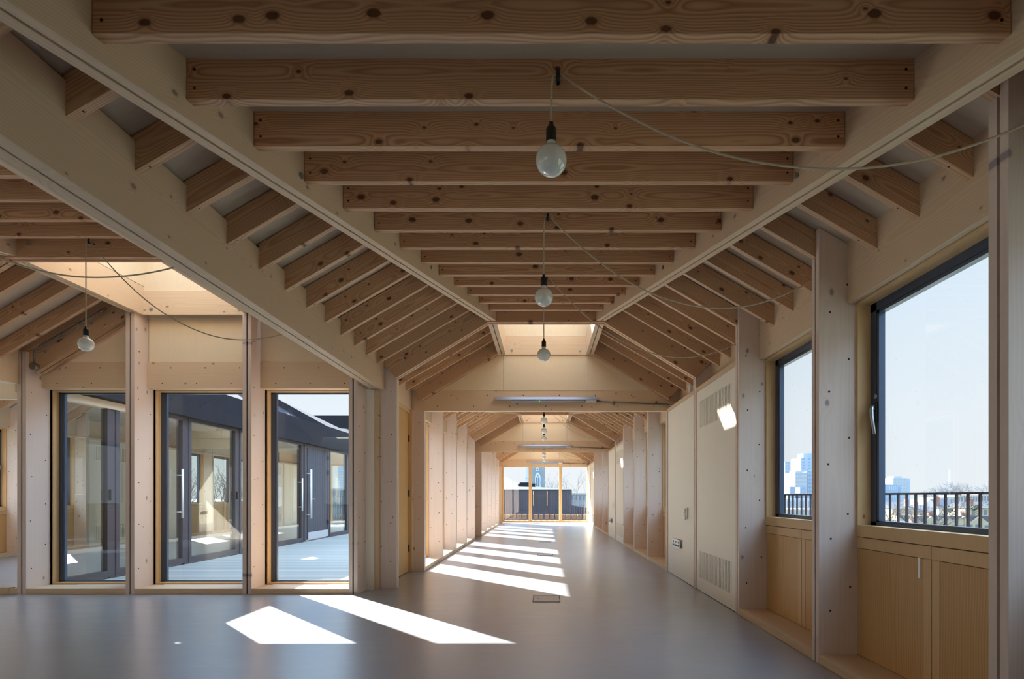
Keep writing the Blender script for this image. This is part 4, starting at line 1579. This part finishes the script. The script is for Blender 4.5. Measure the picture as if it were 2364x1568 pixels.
def leafy(c, r, label, mat, seed, group='hazy tree belt'):
    rnd = random.Random(seed)
    mb = MB()
    c = Vector(c)
    for k in range(60):
        q = c + Vector((rnd.gauss(0, 0.5) * r, rnd.gauss(0, 0.3) * r, rnd.gauss(0, 0.35) * r))
        rr = r * rnd.uniform(0.12, 0.28)
        prof = []
        for j in range(6):
            th = math.pi * j / 5
            prof.append((max(0.01, rr * math.sin(th) * rnd.uniform(0.85, 1.12)), rr * math.cos(th)))
        mb.lathe(prof[::-1], q, 7)
    mb.cyl((c.x, c.y, GZ), c, r * 0.12, r * 0.08, seg=6)
    return mb.build('bushy_tree', [mat], kind='thing', cat='tree', group=group, label=label)


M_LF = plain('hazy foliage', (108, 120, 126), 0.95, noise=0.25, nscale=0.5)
M_LG = plain('green ivy foliage', (62, 74, 54), 0.95, noise=0.4, nscale=1.2)
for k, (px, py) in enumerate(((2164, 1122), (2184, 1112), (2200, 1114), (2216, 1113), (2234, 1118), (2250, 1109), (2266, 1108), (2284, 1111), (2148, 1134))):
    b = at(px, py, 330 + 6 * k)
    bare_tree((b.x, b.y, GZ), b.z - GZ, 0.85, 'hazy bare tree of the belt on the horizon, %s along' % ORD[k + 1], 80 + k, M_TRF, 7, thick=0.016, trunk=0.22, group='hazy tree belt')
for k, (px, py, rp_, lb) in enumerate(((2192, 1178, 9, 'round green tree behind the brick terrace'), (2182, 1190, 7, 'low green bush behind the brick terrace'), (2150, 1187, 6, 'small green tree beside the tall chimney'),
                                       (2250, 1172, 8, 'green tree near the post edge of the large window'))):
    d_ = 160
    p = at(px, py, d_)
    leafy(p, rp_ * d_ / FPX, lb, M_LG, 50 + k, 'green garden trees')


def block(px0, px1, py0, d_, depth, mat, label, name='tower_block', floors=0, cols=0, wmat=None, base=1.0, group=None, cat='building', side=None, roof=None):
    a, b_ = at(px0, py0, d_), at(px1, py0, d_)
    t = empty(name, ((a.x + b_.x) / 2, d_, GZ), label, cat, group, 'thing')
    mb = MB()
    mb.box(a.x, b_.x, d_, d_ + depth, GZ, a.z)
    mb.build('wall', [mat], t)
    if floors:
        H = a.z - max(GZ, CZ - 60 * d_ / FPX)
        fh = H / floors
        cw = (b_.x - a.x) / cols
        mb = MB()
        for i in range(floors):
            for j in range(cols):
                zz0 = a.z - fh * (i + 1) + fh * 0.3
                mb.box(a.x + cw * (j + 0.25), a.x + cw * (j + 0.75), d_ - 0.05, d_ - 0.0, zz0, zz0 + fh * 0.5)
        mb.build('window_bands', [wmat], t)
    if roof:
        mb = MB()
        mb.box(a.x + (b_.x - a.x) * 0.2, a.x + (b_.x - a.x) * 0.8, d_ + depth * 0.2, d_ + depth * 0.8, a.z, a.z + roof)
        mb.build('roof_plant', [mat], t)
    return t


M_H1 = plain('haze blue block', (150, 166, 182), 0.9)  # haze blocks and windows: distance haze is mixed into their pale blue tones
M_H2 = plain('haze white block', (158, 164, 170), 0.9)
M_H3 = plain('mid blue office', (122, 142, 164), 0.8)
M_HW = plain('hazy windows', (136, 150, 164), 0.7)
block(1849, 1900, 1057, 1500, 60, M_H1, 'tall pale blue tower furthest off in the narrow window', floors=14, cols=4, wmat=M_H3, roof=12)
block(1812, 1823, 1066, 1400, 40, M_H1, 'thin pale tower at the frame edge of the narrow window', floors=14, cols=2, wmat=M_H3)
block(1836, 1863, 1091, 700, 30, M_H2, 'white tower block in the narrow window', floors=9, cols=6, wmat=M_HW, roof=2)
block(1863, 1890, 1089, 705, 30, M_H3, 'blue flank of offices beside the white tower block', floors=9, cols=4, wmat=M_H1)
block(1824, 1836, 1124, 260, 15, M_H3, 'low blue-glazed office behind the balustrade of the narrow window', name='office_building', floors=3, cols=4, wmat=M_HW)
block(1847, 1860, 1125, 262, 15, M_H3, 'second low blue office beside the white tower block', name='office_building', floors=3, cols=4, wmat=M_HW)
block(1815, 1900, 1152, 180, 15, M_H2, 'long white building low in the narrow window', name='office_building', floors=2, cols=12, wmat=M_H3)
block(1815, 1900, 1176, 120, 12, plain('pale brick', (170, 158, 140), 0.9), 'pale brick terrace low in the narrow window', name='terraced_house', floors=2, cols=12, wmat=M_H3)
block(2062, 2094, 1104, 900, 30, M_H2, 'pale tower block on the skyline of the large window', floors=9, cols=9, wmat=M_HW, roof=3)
block(2092, 2101, 1105, 902, 30, M_H1, 'blue shaded flank of the pale skyline tower')  # bluer block colour stands in for the tower's shaded side
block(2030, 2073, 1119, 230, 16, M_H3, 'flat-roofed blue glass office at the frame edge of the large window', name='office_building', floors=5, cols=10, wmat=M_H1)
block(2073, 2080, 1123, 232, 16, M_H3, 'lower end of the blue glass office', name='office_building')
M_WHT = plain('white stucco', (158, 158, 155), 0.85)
M_WIN = plain('dark sash windows', (90, 100, 112), 0.6)
M_SL = plain('blue slate', (70, 75, 84), 0.8, noise=0.15, nscale=1)
M_YB = plain('yellow stock brick', (158, 148, 122), 0.9, noise=0.18, nscale=1.5)
M_RB = plain('red brick', (134, 96, 86), 0.9, noise=0.2, nscale=1.5)
for k, (a, b_, y_) in enumerate(((2160, 2182, 1149), (2184, 2208, 1148), (2210, 2238, 1143), (2240, 2262, 1143), (2264, 2292, 1141))):
    block(a, b_, y_, 210 + k, 10, M_WHT, 'white stucco house in the row below the hazy trees, %s along' % ORD[k + 1], name='stucco_house', floors=3, cols=4, wmat=M_WIN, group='white stucco houses')


def house(px0, px1, py_top, d_, mat, label, kind_='pitch', rise=1.6, depth=8, chim=None, roofm=None, group='brick houses'):
    a, b_ = at(px0, py_top, d_), at(px1, py_top, d_)
    t = empty('brick_house', ((a.x + b_.x) / 2, d_, GZ), label, 'house', group, 'thing')
    w = b_.x - a.x
    mb = MB()
    if kind_ == 'butterfly':
        pts = [(a.x, GZ), (b_.x, GZ), (b_.x, a.z - rise * 0.9), (b_.x - w * 0.22, a.z), (a.x + w * 0.5, a.z - rise), (a.x + w * 0.22, a.z), (a.x, a.z - rise * 0.9)]
        pts = [(a.x, GZ), (b_.x, GZ), (b_.x, a.z), (a.x + w * 0.5, a.z - rise), (a.x, a.z)]
        mb.prism([(x, d_, z) for x, z in pts], (0, depth, 0))
        mb.build('brick_wall', [mat], t)
        mb = MB()
        mb.prism([(a.x, d_ + 0.6, a.z - 0.05), (a.x + w * 0.5, d_ + 0.6, a.z - rise - 0.05), (b_.x, d_ + 0.6, a.z - 0.05), (b_.x, d_ + 0.6, a.z + 0.15), (a.x, d_ + 0.6, a.z + 0.15)], (0, 0.3, 0))
        mb.build('parapet_back', [M_SL], t)
    else:
        mb.box(a.x, b_.x, d_, d_ + depth, GZ, a.z - rise)
        mb.build('brick_wall', [mat], t)
        mb = MB()
        mb.prism([(a.x - 0.2, d_ - 0.3, a.z - rise), (a.x - 0.2, d_ + depth / 2, a.z), (a.x - 0.2, d_ + depth + 0.3, a.z - rise)], (w + 0.4, 0, 0))
        mb.build('slate_roof', [roofm or M_SL], t)
    mb = MB()
    for q in (0.25, 0.7):
        for r_ in range(2):
            zz0 = a.z - rise - 1.9 - r_ * 2.8
            mb.box(a.x + w * q, a.x + w * q + 0.9, d_ - 0.06, d_, zz0, zz0 + 1.4)
    mb.build('sash_windows', [M_WIN], t)
    if chim:
        mb = MB()
        cx_ = a.x + w * chim
        mb.box(cx_ - 0.45, cx_ + 0.45, d_ + 1, d_ + 1.7, a.z - rise, a.z + 0.7)
        mb.build('chimney_stack', [M_RB], t)
        mb = MB()
        for j in range(4):
            mb.cyl((cx_ - 0.33 + j * 0.22, d_ + 1.35, a.z + 0.7), (cx_ - 0.33 + j * 0.22, d_ + 1.35, a.z + 1.1), 0.09, 0.07, seg=8)
        mb.build('chimney_pots', [M_RB], t)


house(2060, 2110, 1160, 150, M_YB, 'brick house with blue slate roof right behind the bare tree', chim=0.8, group='slate-roofed houses')
house(2112, 2160, 1166, 152, M_YB, 'brick house with slate roof beside the tall chimney', chim=0.2, group='slate-roofed houses')
house(2168, 2226, 1153, 178, M_WHT, 'broad slate-roofed house below the white stucco row', rise=2.6, chim=0.05, group='slate-roofed houses')
house(2228, 2290, 1160, 165, M_YB, 'slate-roofed house with red chimney by the post edge', chim=0.35, group='slate-roofed houses')
for k in range(6):
    house(2074 + k * 38, 2111 + k * 38, 1192 + (k % 2) * 1.5, 128, M_YB, 'yellow brick terrace house with dipped parapet, %s in the row' % ORD[k + 1], 'butterfly', rise=1.3, chim=(0.15 if k % 2 == 0 else None), group='yellow brick terrace')
house(2070, 2100, 1202, 100, M_RB, 'red brick house low beside the window frame', rise=0.6, group='red brick houses')
house(2104, 2136, 1206, 98, M_RB, 'red brick house low behind the first balusters', rise=0.6, chim=0.5, group='red brick houses')

# tower block seen beyond the far wing
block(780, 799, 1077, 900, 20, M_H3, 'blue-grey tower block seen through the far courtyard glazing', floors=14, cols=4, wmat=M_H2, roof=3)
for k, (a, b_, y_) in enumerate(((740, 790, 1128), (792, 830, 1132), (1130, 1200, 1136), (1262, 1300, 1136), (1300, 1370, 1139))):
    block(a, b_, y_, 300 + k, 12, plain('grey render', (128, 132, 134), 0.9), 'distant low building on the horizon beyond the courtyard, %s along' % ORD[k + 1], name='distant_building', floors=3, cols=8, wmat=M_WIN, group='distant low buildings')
